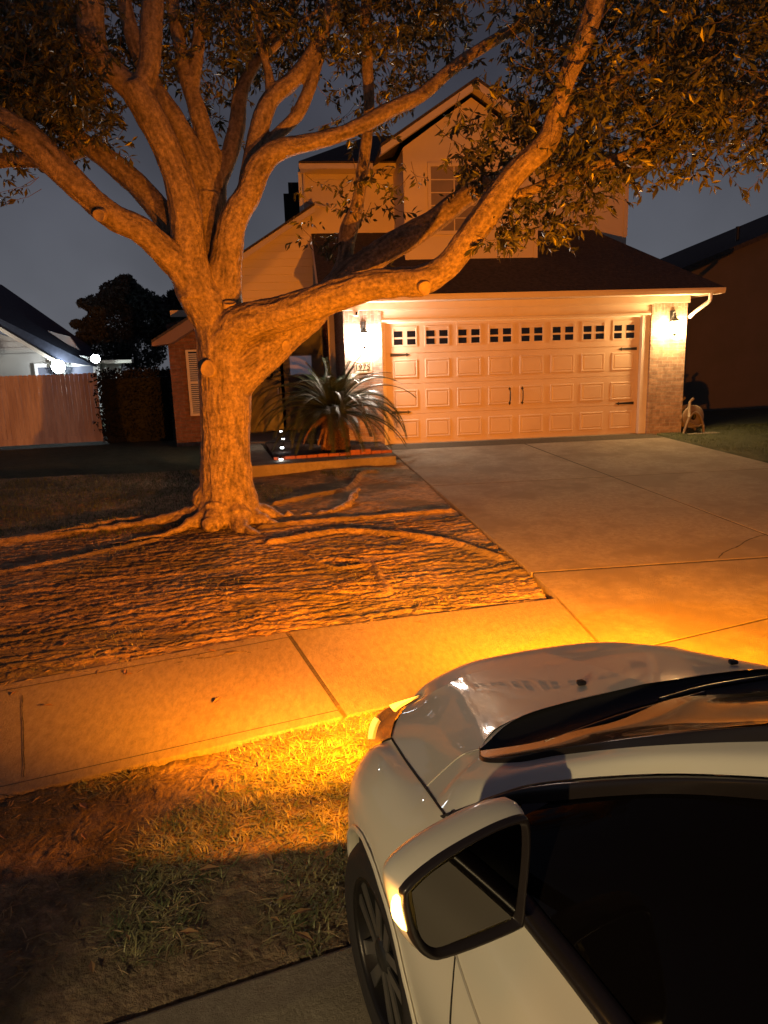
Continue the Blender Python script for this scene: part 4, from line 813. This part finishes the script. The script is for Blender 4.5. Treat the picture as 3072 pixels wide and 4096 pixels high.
def frond(az, el, L_, droop, m, name='frond', wid=.19, dry=False):
    t = np.linspace(0, 1, 30); d = np.array([math.cos(az), math.sin(az), 0]); ang = el-droop*t**1.3; ds = L_/29
    P = [cen+d*.05]; 
    for q in ang[1:]: P.append(P[-1]+(d*math.cos(q)+np.array([0, 0, math.sin(q)]))*ds)
    P = np.array(P); P[:, 2] = np.maximum(P[:, 2], .07); fr = MB(); fr.tube(P, np.linspace(.010, .003, 30), 4)
    side = np.array([-math.sin(az), math.cos(az), 0]); Q = cr(P, 3); nq = len(Q); T = np.gradient(Q, axis=0); T /= np.linalg.norm(T, axis=1)[:, None]+1e-9
    for k in range(4, nq):
        f = k/nq; l = wid*math.sin(min(1., f*1.25+.12)*math.pi*.86+.1)*rng.uniform(.9, 1.08); l = max(l, .03); up = np.cross(T[k], side); up = up if up[2] > 0 else -up
        for s in (-1, 1):
            dr = side*s*.80+T[k]*.52+up*(.30 if not dry else rng.uniform(-.5, .1)); dr /= np.linalg.norm(dr); tip = Q[k]+dr*l+np.array([0, 0, -.10*l*(1+2*(dry))]); w = T[k]*.0042
            mid = Q[k]+dr*l*.6; fr.add([Q[k]-w, Q[k]+w, mid+w*.9, mid-w*.9, tip], [(0,1,2,3),(3,2,4)])
    return fr.build(name, m, PT)
nf = 0
for ring, (el, L_, dp, cnt) in enumerate(((1.42, 1.0, .7, 7), (1.12, 1.35, 1.5, 13), (.80, 1.55, 1.95, 19), (.45, 1.5, 1.8, 20), (.08, 1.3, 1.25, 18))):
    for k in range(cnt):
        az = 2*math.pi*(k+.5*ring)/cnt+rng.uniform(-.15, .15); frond(az, el+rng.uniform(-.12, .12), L_*rng.uniform(.9, 1.1), dp*rng.uniform(.85, 1.15), M_palm)
for az, el, L_, dp in ((-1.9, -.25, .85, .9), (-2.6, -.2, .8, 1.0), (-.9, -.3, .7, .9), (-2.2, -.5, .7, .6)): frond(az, el, L_, dp, M_dry, 'dry_frond', .10, True)
# ---------------------------------------------------------------- the car
AH = math.radians(-11); CG = -.62; P0c = np.array([-.44, -11.6, CG])
FWc = np.array([math.sin(AH), math.cos(AH), 0]); LFc = np.array([-math.cos(AH), math.sin(AH), 0])
def cw(p):  # car local (u forward, s outward from the left flank, h) to world
    p = np.asarray(p, float); return P0c+p[..., 0:1]*FWc+p[..., 1:2]*LFc+p[..., 2:3]*np.array([0, 0, 1.])
def cp(px, py, h):
    d = ray(px, py); q = CAM+d*(h+CG-CAM[2])/d[2]-P0c; return np.array([q@FWc, q@LFc, h])
def mir(p): p = np.array(p, float); p[..., 1] = -2.10-p[..., 1]; return p
CAR = thing('parked_car', P0c+FWc*-1.6-LFc*1.05, 'white hatchback parked on the apron with amber hazard lights on', 'car')
M_paint = mat('car_paint', (.76,.72,.60), .55, coat=.7, spec=.2)
M_trimk = mat('black_trim', (.022,.017,.016), .28); M_rub = mat('rubber', (.022,.019,.018), .75, bump=.002, bscale=60)
M_glass = mat('tinted_glass', (.004,.004,.004), .03, spec=.5)
M_glassS = mat('side_glass', (.004,.003,.003), .05, spec=.12); M_cowl = mat('cowl_plastic', (.012,.011,.010), .45, bump=.002, bscale=50)
M_mirror = mat('mirror_glass', (.13,.13,.13), .0, metal=1.)
M_seam = mat('panel_gap', (.01,.008,.006), .8); M_seaml = mat('panel_edge', (.75,.70,.58), .3, coat=1.)
def rs(c, n):
    P = cr(c, 12); d = np.r_[0, np.cumsum(np.linalg.norm(np.diff(P, axis=0), axis=1))]; t = np.linspace(0, d[-1], n)
    return np.stack([np.interp(t, d, P[:, k]) for k in range(P.shape[1])], 1)
def loft(cols, nr, nc): 
    R_ = [rs(c, nr) for c in cols]; out = []
    for i in range(nr): out.append(cr([c[i] for c in R_], nc))
    return np.array(out)
def cb(name, grids, m, both=False, parent=None, smooth=True, close=False):
    for f in ((lambda x: x), mir)[:2 if both else 1]:
        mb = MB()
        for g in grids: mb.grid(cw(f(g)), close)
        o = mb.build(name, m, parent or CAR, smooth)
    return o
def flip(o): return o
# hood
ca = [cp(1687,2790,.825), cp(1624,2828,.83), cp(1586,2887,.842), cp(1569,2956,.855), cp(1620,3035,.888), cp(1670,3105,.92), cp(1703,3149,.945)]
cb_ = [cp(1737,2764,.905), cp(1738,2810,.918), cp(1750,2880,.945), cp(1785,2950,.975), cp(1838,3027,1.012)]
cc0 = [cp(1800,2731,.915), cp(1830,2790,.935), cp(1870,2850,.965), cp(1900,2920,1.0), cp(1917,2997,1.04)]
cc = [(.48,-.68,.935), (.36,-.66,.965), (.15,-.64,1.005), (.0,-.62,1.035), tuple(cp(2110,2855,1.055))]
cc2 = [(.485,-.78,.945), (.35,-.77,.98), (.15,-.76,1.02), (.0,-.75,1.052), tuple(cp(2330,2788,1.065))]
cdn = [(.40,-1.05,.965), (.30,-1.05,.99), (.12,-1.05,1.03), (.0,-1.05,1.055), (-.095,-1.05,1.07)]
cc0 = [tuple((np.array(cb_[i])*.55+np.array(cc[i])*.45)+np.array([0, 0, .006])) for i in range(4)]+[tuple(cp(1917,2997,1.045))]
HOOD = loft([ca, cb_, cc0, cc, cdn], 60, 14)
for it in range(90):
    M_ = HOOD.copy(); M_[1:-1, 1:-1] = (HOOD[:-2, 1:-1]+HOOD[2:, 1:-1]+HOOD[1:-1, :-2]+HOOD[1:-1, 2:])/4; HOOD = M_
bayg = HOOD.copy(); bayg[..., 2] -= .035; cb('dark_hood_backing', [bayg], M_cowl, True)  # black sheet added under the hood so lit ground doesn't show through the gaps
cb('hood', [HOOD], M_paint, True)
# nose and bumper
r0 = HOOD[0]; 
b1 = [(.58,-.46,.80), (.63,-.5,.84), (.66,-.62,.87), (.70,-.78,.88), (.72,-1.05,.88)]
b2 = [(.64,-.40,.74), (.74,-.5,.76), (.80,-.62,.77), (.85,-.78,.78), (.86,-1.05,.78)]
b3 = [(.66,-.30,.60), (.76,-.42,.60), (.84,-.58,.60), (.89,-.76,.60), (.90,-1.05,.60)]
b4 = [(.60,-.20,.42), (.74,-.36,.42), (.83,-.55,.42), (.89,-.75,.42), (.90,-1.05,.42)]
b5 = [(.58,-.20,.22), (.72,-.36,.22), (.80,-.55,.20), (.85,-.75,.2), (.86,-1.05,.2)]
cb('bumper', [loft([np.array([r0[0], r0[14], r0[28], r0[42], r0[56]]), b1, b2, b3, b4, b5], 26, 5)], M_paint, True)
# flank
G0 = [cp(1569,2956,.855), cp(1525,2972,.775), cp(1483,2992,.65), (.60,-.215,.45), (.58,-.205,.22)]
T_ = [G0[0], cp(1620,3035,.888), cp(1670,3105,.92), cp(1703,3149,.945), cp(1780,3256,1.0), (-.62,-.14,1.0), (-.87,-.15,1.0), (-1.14,-.165,1.003), (-1.8,-.17,1.02), (-2.6,-.19,1.05), (-3.35,-.30,1.1)]
S1 = [G0[1], (.22,-.145,.83), (.02,-.105,.865), (-.2,-.09,.885), (-.45,-.08,.905), (-.62,-.075,.915), (-.87,-.075,.92), (-1.14,-.08,.925), (-1.8,-.085,.94), (-2.6,-.1,.96), (-3.4,-.22,1.0)]
S2 = [G0[2], (.30,-.09,.72), (.10,-.035,.76), (-.16,-.012,.765), (-.4,-.012,.765), (-.62,-.03,.77), (-.87,-.035,.775), (-1.14,-.035,.78), (-1.8,-.03,.79), (-2.6,-.02,.80), (-3.45,-.16,.8)]
S2b = [G0[3]+np.array([-.02,.03,.12]), (.32,-.06,.60), (.10,-.01,.62), (-.16,.005,.63), (-.4,.0,.63), (-.62,-.005,.63), (-.87,-.005,.63), (-1.14,-.005,.63), (-1.8,-.005,.63), (-2.6,.0,.63), (-3.47,-.13,.63)]
S3 = [G0[3], (.32,-.06,.44), (.10,-.015,.44), (-.16,.005,.44), (-.4,.0,.44), (-.62,-.02,.44), (-.87,-.025,.44), (-1.14,-.025,.44), (-1.8,-.02,.44), (-2.6,.0,.44), (-3.45,-.13,.44)]
S4 = [G0[4], (.32,-.07,.22), (.10,-.03,.2), (-.16,-.02,.2), (-.4,-.02,.2), (-.62,-.05,.2), (-.87,-.05,.2), (-1.14,-.05,.2), (-1.8,-.05,.2), (-2.6,-.03,.2), (-3.4,-.15,.22)]
def loft2(cols, k, nc):  # same station index on each column
    R_ = [cr(c, k) for c in cols]; return np.array([cr([c[i] for c in R_], nc) for i in range(len(R_[0]))])
FL = loft2([T_, S1, S2, S2b, S3, S4], 14, 10)
ARCH = [(-.165, .325, .395), (-2.75, .325, .39)]
def flank(g):
    mb = MB(); P = g.copy(); rem = np.zeros(P.shape[:2], bool)
    for cu, ch, r in ARCH:
        d = np.hypot(P[..., 0]-cu, P[..., 2]-ch); rem |= d < r-.022
        m = np.abs(d-r) < .022; f = r/np.maximum(d, 1e-6)
        P[..., 0] = np.where(m, cu+(P[..., 0]-cu)*f, P[..., 0]); P[..., 2] = np.where(m, ch+(P[..., 2]-ch)*f, P[..., 2])
    return P, rem
P, rem = flank(FL); a, b = P.shape[:2]; mb = MB()
for X in (cw(P), cw(mir(P))):
    f = [(i*b+j, i*b+j+1, (i+1)*b+j+1, (i+1)*b+j) for i in range(a-1) for j in range(b-1) if not (rem[i, j] or rem[i+1, j] or rem[i, j+1] or rem[i+1, j+1])]
    mb.add(X.reshape(-1, 3), f)
body = mb.build('body_side', M_paint, CAR, True)
def sflank(u, h):
    d = np.hypot(FL[..., 0]-u, FL[..., 2]-h); i, j = np.unravel_index(np.argmin(d), d.shape); return FL[i, j, 1]
for cu, ch, r in ARCH:  # arch lips and liners
    L_ = []; th = np.linspace(-.35, math.pi+.35, 50)
    for rr, ds in ((r+.012, .004), (r+.003, .012), (r-.012, .004), (r-.012, -.03), (r+.02, -.26)):
        L_.append([(cu+rr*math.cos(t), sflank(cu+(r+.01)*math.cos(t), max(.22, ch+(r+.01)*math.sin(t)))+ds, ch+rr*math.sin(t)) for t in th])
    L_ = np.array(L_); cb('arch_lip', [L_[:4]], M_paint, True)
    cb('arch_liner', [L_[3:]], M_rub, True)
    ring = np.array([[(cu+rr*math.cos(t), -.26, ch+rr*math.sin(t)) for t in th] for rr in (r+.02, .02)]); cb('arch_liner', [ring], M_rub, True)
# pillar strip, roof rails
so = [cp(1703,3149,.945), cp(1780,3254,1.0), cp(1960,3186,1.07), cp(2160,3130,1.15), cp(2600,3095,1.30), cp(3072,3108,1.41), cp(3500,3150,1.47), (-1.6,-.66,1.54), (-2.3,-.68,1.55), (-3.1,-.68,1.44), (-3.5,-.62,1.25)]
si = [cp(1917,2997,1.045), cp(1935,3045,1.07), cp(2080,3047,1.13), cp(2250,3018,1.20), cp(2600,2982,1.34), cp(3072,2964,1.45), cp(3500,2975,1.52), (-1.6,-.76,1.60), (-2.3,-.78,1.61), (-3.1,-.74,1.50), (-3.5,-.68,1.30)]
A_, B2 = cr(so, 10), cr(si, 10); md_ = (A_+B2)/2; md_[:, 2] += .006; md_[:, 1] += .010; md_[0:6] = ((A_+B2)/2)[0:6]; dd = cp(1838,3027,1.012)-md_[0]
for i in range(7): md_[i] += dd*(1-i/7.)**1.5
PS = np.array([cr([A_[i], md_[i], B2[i]], 6) for i in range(len(A_))]); cb('pillar_panel', [PS], M_paint, True)
# black windscreen surround
si2 = [cp(1919,2999,1.045), cp(1938,3040,1.07), cp(2080,3030,1.14), cp(2250,2997,1.215), cp(2700,2930,1.38), cp(3072,2893,1.48), cp(3500,2870,1.55), (-1.6,-.82,1.625), (-2.3,-.83,1.63), (-3.1,-.79,1.52)]
A2, B3 = cr(si[:10], 10), cr(si2, 10); up = (A2+B3)/2; up[:, 2] += .012
cb('windscreen_seal', [np.array([cr([A2[i]+[0, .002, -.002], up[i], B3[i]+[0, -.004, -.01]], 5) for i in range(len(A2))])], M_trimk, True)
# roof and windscreen
rc_ = []
for i in range(66, len(B3)):
    l = B3[i]; r = mir(l); c = (l+r)/2; c[2] += .01; q1 = l*.5+c*.5; q1[2] += .006; q2 = r*.5+c*.5; q2[2] += .006; rc_.append(cr([l, q1, c, q2, r], 6))
cb('roof', [np.array(rc_)], M_paint)
gb = [cp(1940,3042,1.065), cp(2160,3000,1.08), cp(2330,2945,1.09), cp(2500,2900,1.095), (-.30,-1.05,1.10)]; gbf = cr(gb+[tuple(mir(p)) for p in gb[-2::-1]], 8)
gt = [B3[66], None, np.array([B3[66][0]+.04, -1.05, 1.52])]; 
top = rs([gt[0], (gt[0][0]+.02, -.80, gt[0][2]-.01), gt[2], mir((gt[0][0]+.02, -.80, gt[0][2]-.01)), mir(gt[0])], len(gbf)); left = B3[:67]
ns = 26; sideL = rs(B3[1:67], ns); WSg = []
gbr = rs(gbf, 49); tpr = rs(top, 49); sideR = mir(sideL)
for i in range(ns):
    t = i/(ns-1); row = gbr*(1-t)+tpr*t; w = np.linspace(0, 1, 49)[:, None]; eL = sideL[i]-row[0]; eR = sideR[i]-row[-1]; row = row+eL*(1-w)**2+eR*w**2
    row[:, 2] += .004*math.sin(math.pi*t)*np.sin(np.pi*w[:, 0]); WSg.append(row)
cb('windscreen', [np.array(WSg)], mat('windscreen_glass', (.008,.006,.005), .14, spec=1., coat=.5))
# cowl between hood edge and glass
he = [cp(1917,2997,1.045), cp(1950,2945,1.05), cp(2000,2900,1.052), cp(2110,2855,1.055), cp(2330,2788,1.065), (-.095,-1.05,1.07)]; hef = rs(cr(he+[tuple(mir(p)) for p in he[-2::-1]], 8), 49)
g2 = gbr.copy(); g2[:, 2] -= .012; m2 = (hef+g2)/2; m2[:, 2] -= .035; h2 = hef.copy(); h2[:, 2] -= .03
cb('cowl', [np.array([hef+[0,0,-.003], h2, m2, g2, gbr])], M_cowl)
wp_ = MB()
for (a, b, c) in (((2180,2975,1.065),(2500,2862,1.075),(2820,2775,1.085)), ((2640,2800,1.07),(2850,2745,1.075),(3200,2690,1.085))):
    wp_.tube(cr([cw(cp(*a)), cw(cp(*b)), cw(cp(*c))], 6), .009, 6); wp_.tube(cr([cw(cp(a[0]+60, a[1]-30, a[2]-.02)), cw(cp(b[0], b[1]-20, b[2]-.02)), cw(cp(c[0], c[1]-10, c[2]-.02))], 6), .005, 4)
wp_.build('wiper_arms', M_trimk, CAR, True)
NR_ = mir(HOOD).reshape(-1, 3); NR_ = NR_[np.argmin(np.hypot(NR_[:, 0]+.01, NR_[:, 1]+1.52))]; NL_ = HOOD.reshape(-1, 3); NL_ = NL_[np.argmin(np.hypot(NL_[:, 0]-.02, NL_[:, 1]+.85))]
for q in (NL_, NR_):
    p = cw(q); mb = MB().prism([p-LFc*.022-FWc*.01+[0,0,.002], p-LFc*-.012-FWc*.008+[0,0,.002], p+FWc*.018+LFc*.008+[0,0,.002], p+FWc*.016-LFc*.018+[0,0,.002]], (0, 0, .018)); bevel(mb.build('washer_nozzle', M_trimk, CAR), .006)
# side windows: upper frame band, glass, belt trim, sail panel
fo = [cp(1775,3254,1.0), cp(1960,3189,1.07), cp(2160,3133,1.15), cp(2600,3098,1.30), cp(3072,3111,1.41), cp(3500,3153,1.467), (-1.6,-.655,1.537), (-2.3,-.67,1.54), (-3.1,-.675,1.43)]
fi = [cp(1800,3285,.985), cp(1980,3235,1.05), cp(2120,3213,1.10), cp(2600,3176,1.27), cp(3072,3200,1.36), cp(3500,3270,1.41), (-1.6,-.62,1.48), (-2.3,-.63,1.48), (-3.05,-.62,1.38)]
Fo, Fi = cr(fo, 8), cr(fi, 8); Fm = (Fo+Fi)/2; Fm[:, 1] += .012
cb('door_frame', [np.array([cr([Fo[i]-[0, .004, .002], Fo[i]*.7+Fm[i]*.3+[0, .01, 0], Fm[i], Fi[i]], 4) for i in range(len(Fo))])], M_trimk, True)
bl = [cp(1800,3285,.985), (-.62,-.145,1.0), (-.87,-.158,1.0), (-1.14,-.172,1.003), (-1.8,-.18,1.02), (-2.6,-.2,1.05), (-3.05,-.3,1.08)]
blr = rs(bl, 60); tr = rs(fi, 60); tr[:, 1] -= .012; blr[:, 1] -= .02
gl = np.array([blr*(1-t)+tr*t+np.array([0, .03*math.sin(math.pi*t), 0]) for t in np.linspace(0, 1, 8)]); cb('side_window', [gl], M_glassS, True)
bt = cr(bl, 8); cb('belt_trim', [np.array([bt+[0, dz[0], dz[1]] for dz in ((-.035, .028), (-.012, .034), (.006, .026), (.012, .006), (.004, -.006))])], M_trimk, True)
sp_ = [cp(2108,3212,1.10), cp(2292,3198,1.14), cp(2150,3425,1.035), cp(2110,3450,1.02)]
pr = cw(np.array(sp_)+[0, .004, 0]); MB().prism(pr, LFc*.012).build('mirror_sail', M_trimk, CAR)
dv = MB().tube([cw(cp(2300,3195,1.145)+[0,.005,0]), cw(cp(2150,3428,1.035)+[0,.005,0])], .006, 6); dv.build('sail_seal', M_trimk, CAR)
q0, q1 = cp(2352,3188,1.17), cp(2190,3640,1.0); MB().prism(cw(np.array([q0+[.012, .002, 0], q0+[-.02, .002, 0], q1+[-.03, .002, 0], q1+[.02, .002, 0]])), LFc*.008).build('window_channel', M_trimk, CAR)
cb('door_gap', [], M_seam) if False else None
def seam(name, pts, r, m, both=True, ds=.0015):
    P = cr(pts, 8)+[0, ds, 0]; MB().tube(cw(P), r, 5).build(name, m, CAR, True)
    if both: MB().tube(cw(mir(P)), r, 5).build(name, m, CAR, True)
seam('fender_gap', [p+np.array([0, 0, .0005]) for p in T_[:5]], .0042, M_seam)
seam('hood_gap', [PS[0, j] for j in range(0, PS.shape[1], 2)], .0022, M_seaml)
def fl(u, h): return (u, float(sflank(u, h)), h)
for us in ((-.70, -.72, -.75, -.79, -.80, -.80), (-1.72, -1.72, -1.72, -1.72, -1.72, -1.72)):
    seam('door_gap', [(u, FL[np.argmin(abs(FL[:, 0, 0]-u)), j, 1]-.001, FL[np.argmin(abs(FL[:, 0, 0]-u)), j, 2]) for u, j in zip(us, (6, 12, 20, 28, 36, 46))], .003, M_seam)
seam('door_crease', [FL[np.argmin(abs(FL[:, 0, 0]-u)), j] for u, j in ((-.70, 15), (-.80, 17), (-.9, 19), (-1.05, 21), (-1.3, 22), (-1.7, 22))], .0035, mat('crease', (.45,.42,.36), .35, coat=1.))
for u0 in (-1.5, -2.4):
    hp = FL[np.argmin(abs(FL[:, 0, 0]-u0)), 15]; h = MB().tube(cw(cr([hp+[.10, -.004, 0], hp+[.08, .035, .005], hp+[-.08, .035, .005], hp+[-.10, -.004, 0]], 5)), .014, 6); h.build('door_handle', M_paint, CAR, True)
# rear end
RE = [(-3.35,-.30,1.1), (-3.45,-.16,.8), (-3.47,-.13,.63), (-3.45,-.13,.44), (-3.4,-.15,.22)]; RC = [(-3.62,-1.05,1.08), (-3.72,-1.05,.8), (-3.75,-1.05,.6), (-3.75,-1.05,.44), (-3.7,-1.05,.22)]
RM = [(-3.58,-.5,1.09), (-3.66,-.5,.8), (-3.69,-.5,.6), (-3.69,-.5,.44), (-3.64,-.5,.22)]; cb('tailgate', [loft([RE, RM, RC], 20, 8)], M_paint, True)
cb('rear_window', [loft([[(-3.1,-.73,1.48), (-3.35,-.6,1.3), (-3.36,-.32,1.1)], [(-3.2,-1.05,1.53), (-3.45,-1.05,1.3), (-3.62,-1.05,1.08)]], 12, 6)], M_glass, True)
cb('rear_pillar', [loft([[(-3.1,-.60,1.40), (-3.25,-.5,1.25), (-3.3,-.31,1.1)], [(-3.1,-.70,1.48), (-3.35,-.6,1.3), (-3.38,-.33,1.1)]], 12, 4)], M_paint, True)
cb('underbody', [np.array([[(.5,-.25,.25), (.5,-1.85,.25)], [(-3.3,-.25,.25), (-3.3,-1.85,.25)]])], M_rub)
# headlights with the amber indicators
hi_ = [cp(1687,2790,.827), cp(1624,2828,.833), cp(1586,2887,.845), cp(1569,2954,.858)]
ho_ = [cp(1687,2790,.82), cp(1560,2832,.765), cp(1500,2885,.715), cp(1482,2945,.675), cp(1483,2992,.65)]
hm_ = [cp(1687,2790,.825), cp(1600,2832,.81), cp(1548,2888,.79), cp(1520,2955,.775), cp(1527,2973,.775)]
hb_ = [(.60,-.45,.79), (.66,-.34,.70), (.64,-.26,.62), (.60,-.23,.60), (.575,-.225,.60)]
M_lens = mat('lamp_lens', (.16,.07,.04), .08, coat=1., emit=(1, .30, .05), estr=.10)
M_amber = glow('amber_lamp', (1., .42, .03), 5.)
HL = loft([hi_, hm_, ho_, hb_], 24, 8); HL = HL+np.array([.004, .006, .004])
for k, f in enumerate((lambda x: x, mir)):
    cpos = cw(f(np.array([.55, -.3, .75]))); hl = MB().grid(cw(f(HL))).build('headlight', M_lens, CAR, True)
    MB().grid(cw(f(HL[0:10, 6:17]+np.array([.004, .003, .003])))).build('indicator', M_amber, hl, True)
    MB().grid(cw(f(HL[14:22, 11:16]+np.array([.002, .005, .002])))).build('indicator', glow('amber_side', (1., .33, .02), 2.6), hl, True)
    sL = cw(f(np.array([.80, -.30, .70]))); 
    light('SPOT', sL, AMB_SPOT*(1 if k == 0 else 3.), AMBER, .035, 110 if k == 0 else 145, np.array([FWc[0]*1-(.12 if k == 0 else -.5), FWc[1], -.13 if k == 0 else -.03]), hl, .75)
    light('SPOT', sL+np.array([0, .01, .01]), AMB_FAR, (1., .215, .02), .035, 90, np.array([-.25 if k == 0 else .16, 1., -.04]), hl, 1.)
    az = math.radians(99 if k == 0 else 66); light('SPOT', cw(f(np.array([.62, -.175, .66]))), AMB_POINT, AMBER, .03, 155, np.array([math.cos(az), math.sin(az), .0]), hl, .12)
# wheels
def wheel(cu, side, steer):
    c = np.array([cu, -.105 if side == 0 else -1.995, .335]); W_ = MB(); a = (LFc if side == 0 else -LFc); st = math.radians(steer)
    ax = a*math.cos(st)+FWc*math.sin(st)*(-1 if side == 0 else 1); cwld = cw(c)
    w = W_.lathe([(.235, .095), (.255, .105), (.30, .108), (.325, .095), (.343, .07), (.347, .0), (.343, -.07), (.32, -.1), (.235, -.1)], cwld, ax, 48).build('wheel', M_rub, CAR, True)
    tr_ = MB()
    for t in np.linspace(-.06, .06, 4): tr_.lathe([(.346, t-.004), (.349, t-.002), (.349, t+.002), (.346, t+.004)], cwld, ax, 48)
    MB().lathe([(.237, .097), (.228, .10), (.222, .085), (.215, -.08), (.05, -.06), (.0, -.06)], cwld, ax, 40).build('rim_barrel', mat('dark_rim', (.03,.027,.025), .35, metal=.6), w, True)
    r1 = np.cross(ax, (0, 0, 1.)); r1 /= np.linalg.norm(r1); r2 = np.cross(r1, ax); sp1 = MB(); sp2 = MB()
    for k in range(5):
        th = k*2*math.pi/5+.42; R1 = r1*math.cos(th)+r2*math.sin(th); T1 = -r1*math.sin(th)+r2*math.cos(th)
        for q in (-1, 1):
            pts = [R1*.05+T1*.012*q, R1*.05+T1*.045*q, R1*.225+T1*(.075)*q, R1*.225+T1*.028*q]
            sp2.prism([cwld+p+ax*.045 for p in pts], ax*.028); sp1.prism([cwld+p*.985+ax*.0735 for p in pts], ax*.006)
    sp2.build('spokes', mat('black_spoke', (.02,.02,.02), .3), w); sp1.build('spoke_faces', mat('machined', (.32,.31,.30), .3, metal=.8), w)
    MB().lathe([(.0, .088), (.045, .086), (.055, .07), (.06, .04)], cwld, ax, 20).build('hub_cap', mat('hub', (.05,.05,.05), .3, metal=.5), w, True)
wheel(-.165, 0, 3); wheel(-.165, 1, 3); wheel(-2.75, 0, 0); wheel(-2.75, 1, 0)
# door mirror
nU = np.array([-1., -.16, .0]); nU /= np.linalg.norm(nU); nW = FWc*nU[0]+LFc*nU[1]+np.array([0, 0, nU[2]]); mc = cw(np.array([-.93, -.03, 1.0]))
def mp(u, v, off=0.):
    d = ray(1550+u/1.8433, 3100+v/1.8433); t = ((mc-CAM)@nW)/(d@nW); return CAM+d*t+nW*off
OUT = [(95,850),(170,762),(330,632),(500,522),(700,412),(850,343),(980,302),(1028,320),(1042,450),(1035,600),(1012,850),(992,1070),(965,1112),(800,1188),(600,1268),(400,1335),(310,1345),(225,1290),(165,1200),(128,1090),(98,950)]
O_ = np.array([mp(*p) for p in OUT]); O_ = np.vstack([cr(np.vstack([O_, O_[:1]]), 3)[:-1]]); cen = O_.mean(0); no = len(O_)
OM = thing('door_mirror', cen, '', '') if False else None
rings = []
for s, f in ((.985, .004), (1.0, -.004), (1.035, -.02), (1.05, -.042), (1.02, -.068), (.92, -.09), (.7, -.107), (.35, -.115), (.02, -.117)):
    rings.append(cen+(O_-cen)*s+nW*f)
mirr = MB().grid(np.array(rings), True).build('door_mirror', M_paint, CAR, True)
bz = [cen+(O_-cen)*s+nW*f for s, f in ((1.005, -.006), (1.0, .006), (.97, .012), (.93, .010), (.86, -.006))]
MB().grid(np.array(bz), True).build('bezel', M_trimk, mirr, True)
GLS = [(178,862),(245,790),(350,700),(500,600),(700,470),(850,400),(965,345),(985,470),(975,700),(950,900),(925,1035),(860,1072),(600,1180),(400,1262),(320,1262),(260,1215),(222,1130),(205,1020),(185,920)]
g = np.array([mp(*p, .001) for p in GLS]); g = cr(np.vstack([g, g[:1]]), 3)[:-1]; MB().prism(g, -nW*.004).build('mirror_glass', M_mirror, mirr)
SG = [(92,900),(60,925),(46,975),(46,1030),(60,1085),(100,1132),(138,1150),(128,1085),(108,1000)]
sg = np.array([mp(*p, .0) for p in SG]); MB().prism(sg-nW*.012, nW*.014).build('repeater_lamp', glow('repeater', (1., .60, .12), 9.), mirr)
lp3 = mp(60, 1030, -.0); light('POINT', lp3+LFc*.035+nW*.005, .55, (1., .42, .08), .02, parent=mirr)
am = MB().tube(cr([cw(cp(1795,3262,1.0)), cw(cp(1835,3300,1.0)), cen-nW*.06+np.array([0, 0, -.0])], 5), .02, 8); am.tube([cw(np.array([-.72,-.17,1.03])), cen-nW*.06-LFc*.04], .028, 8); am.build('mirror_arm', M_trimk, mirr, True)
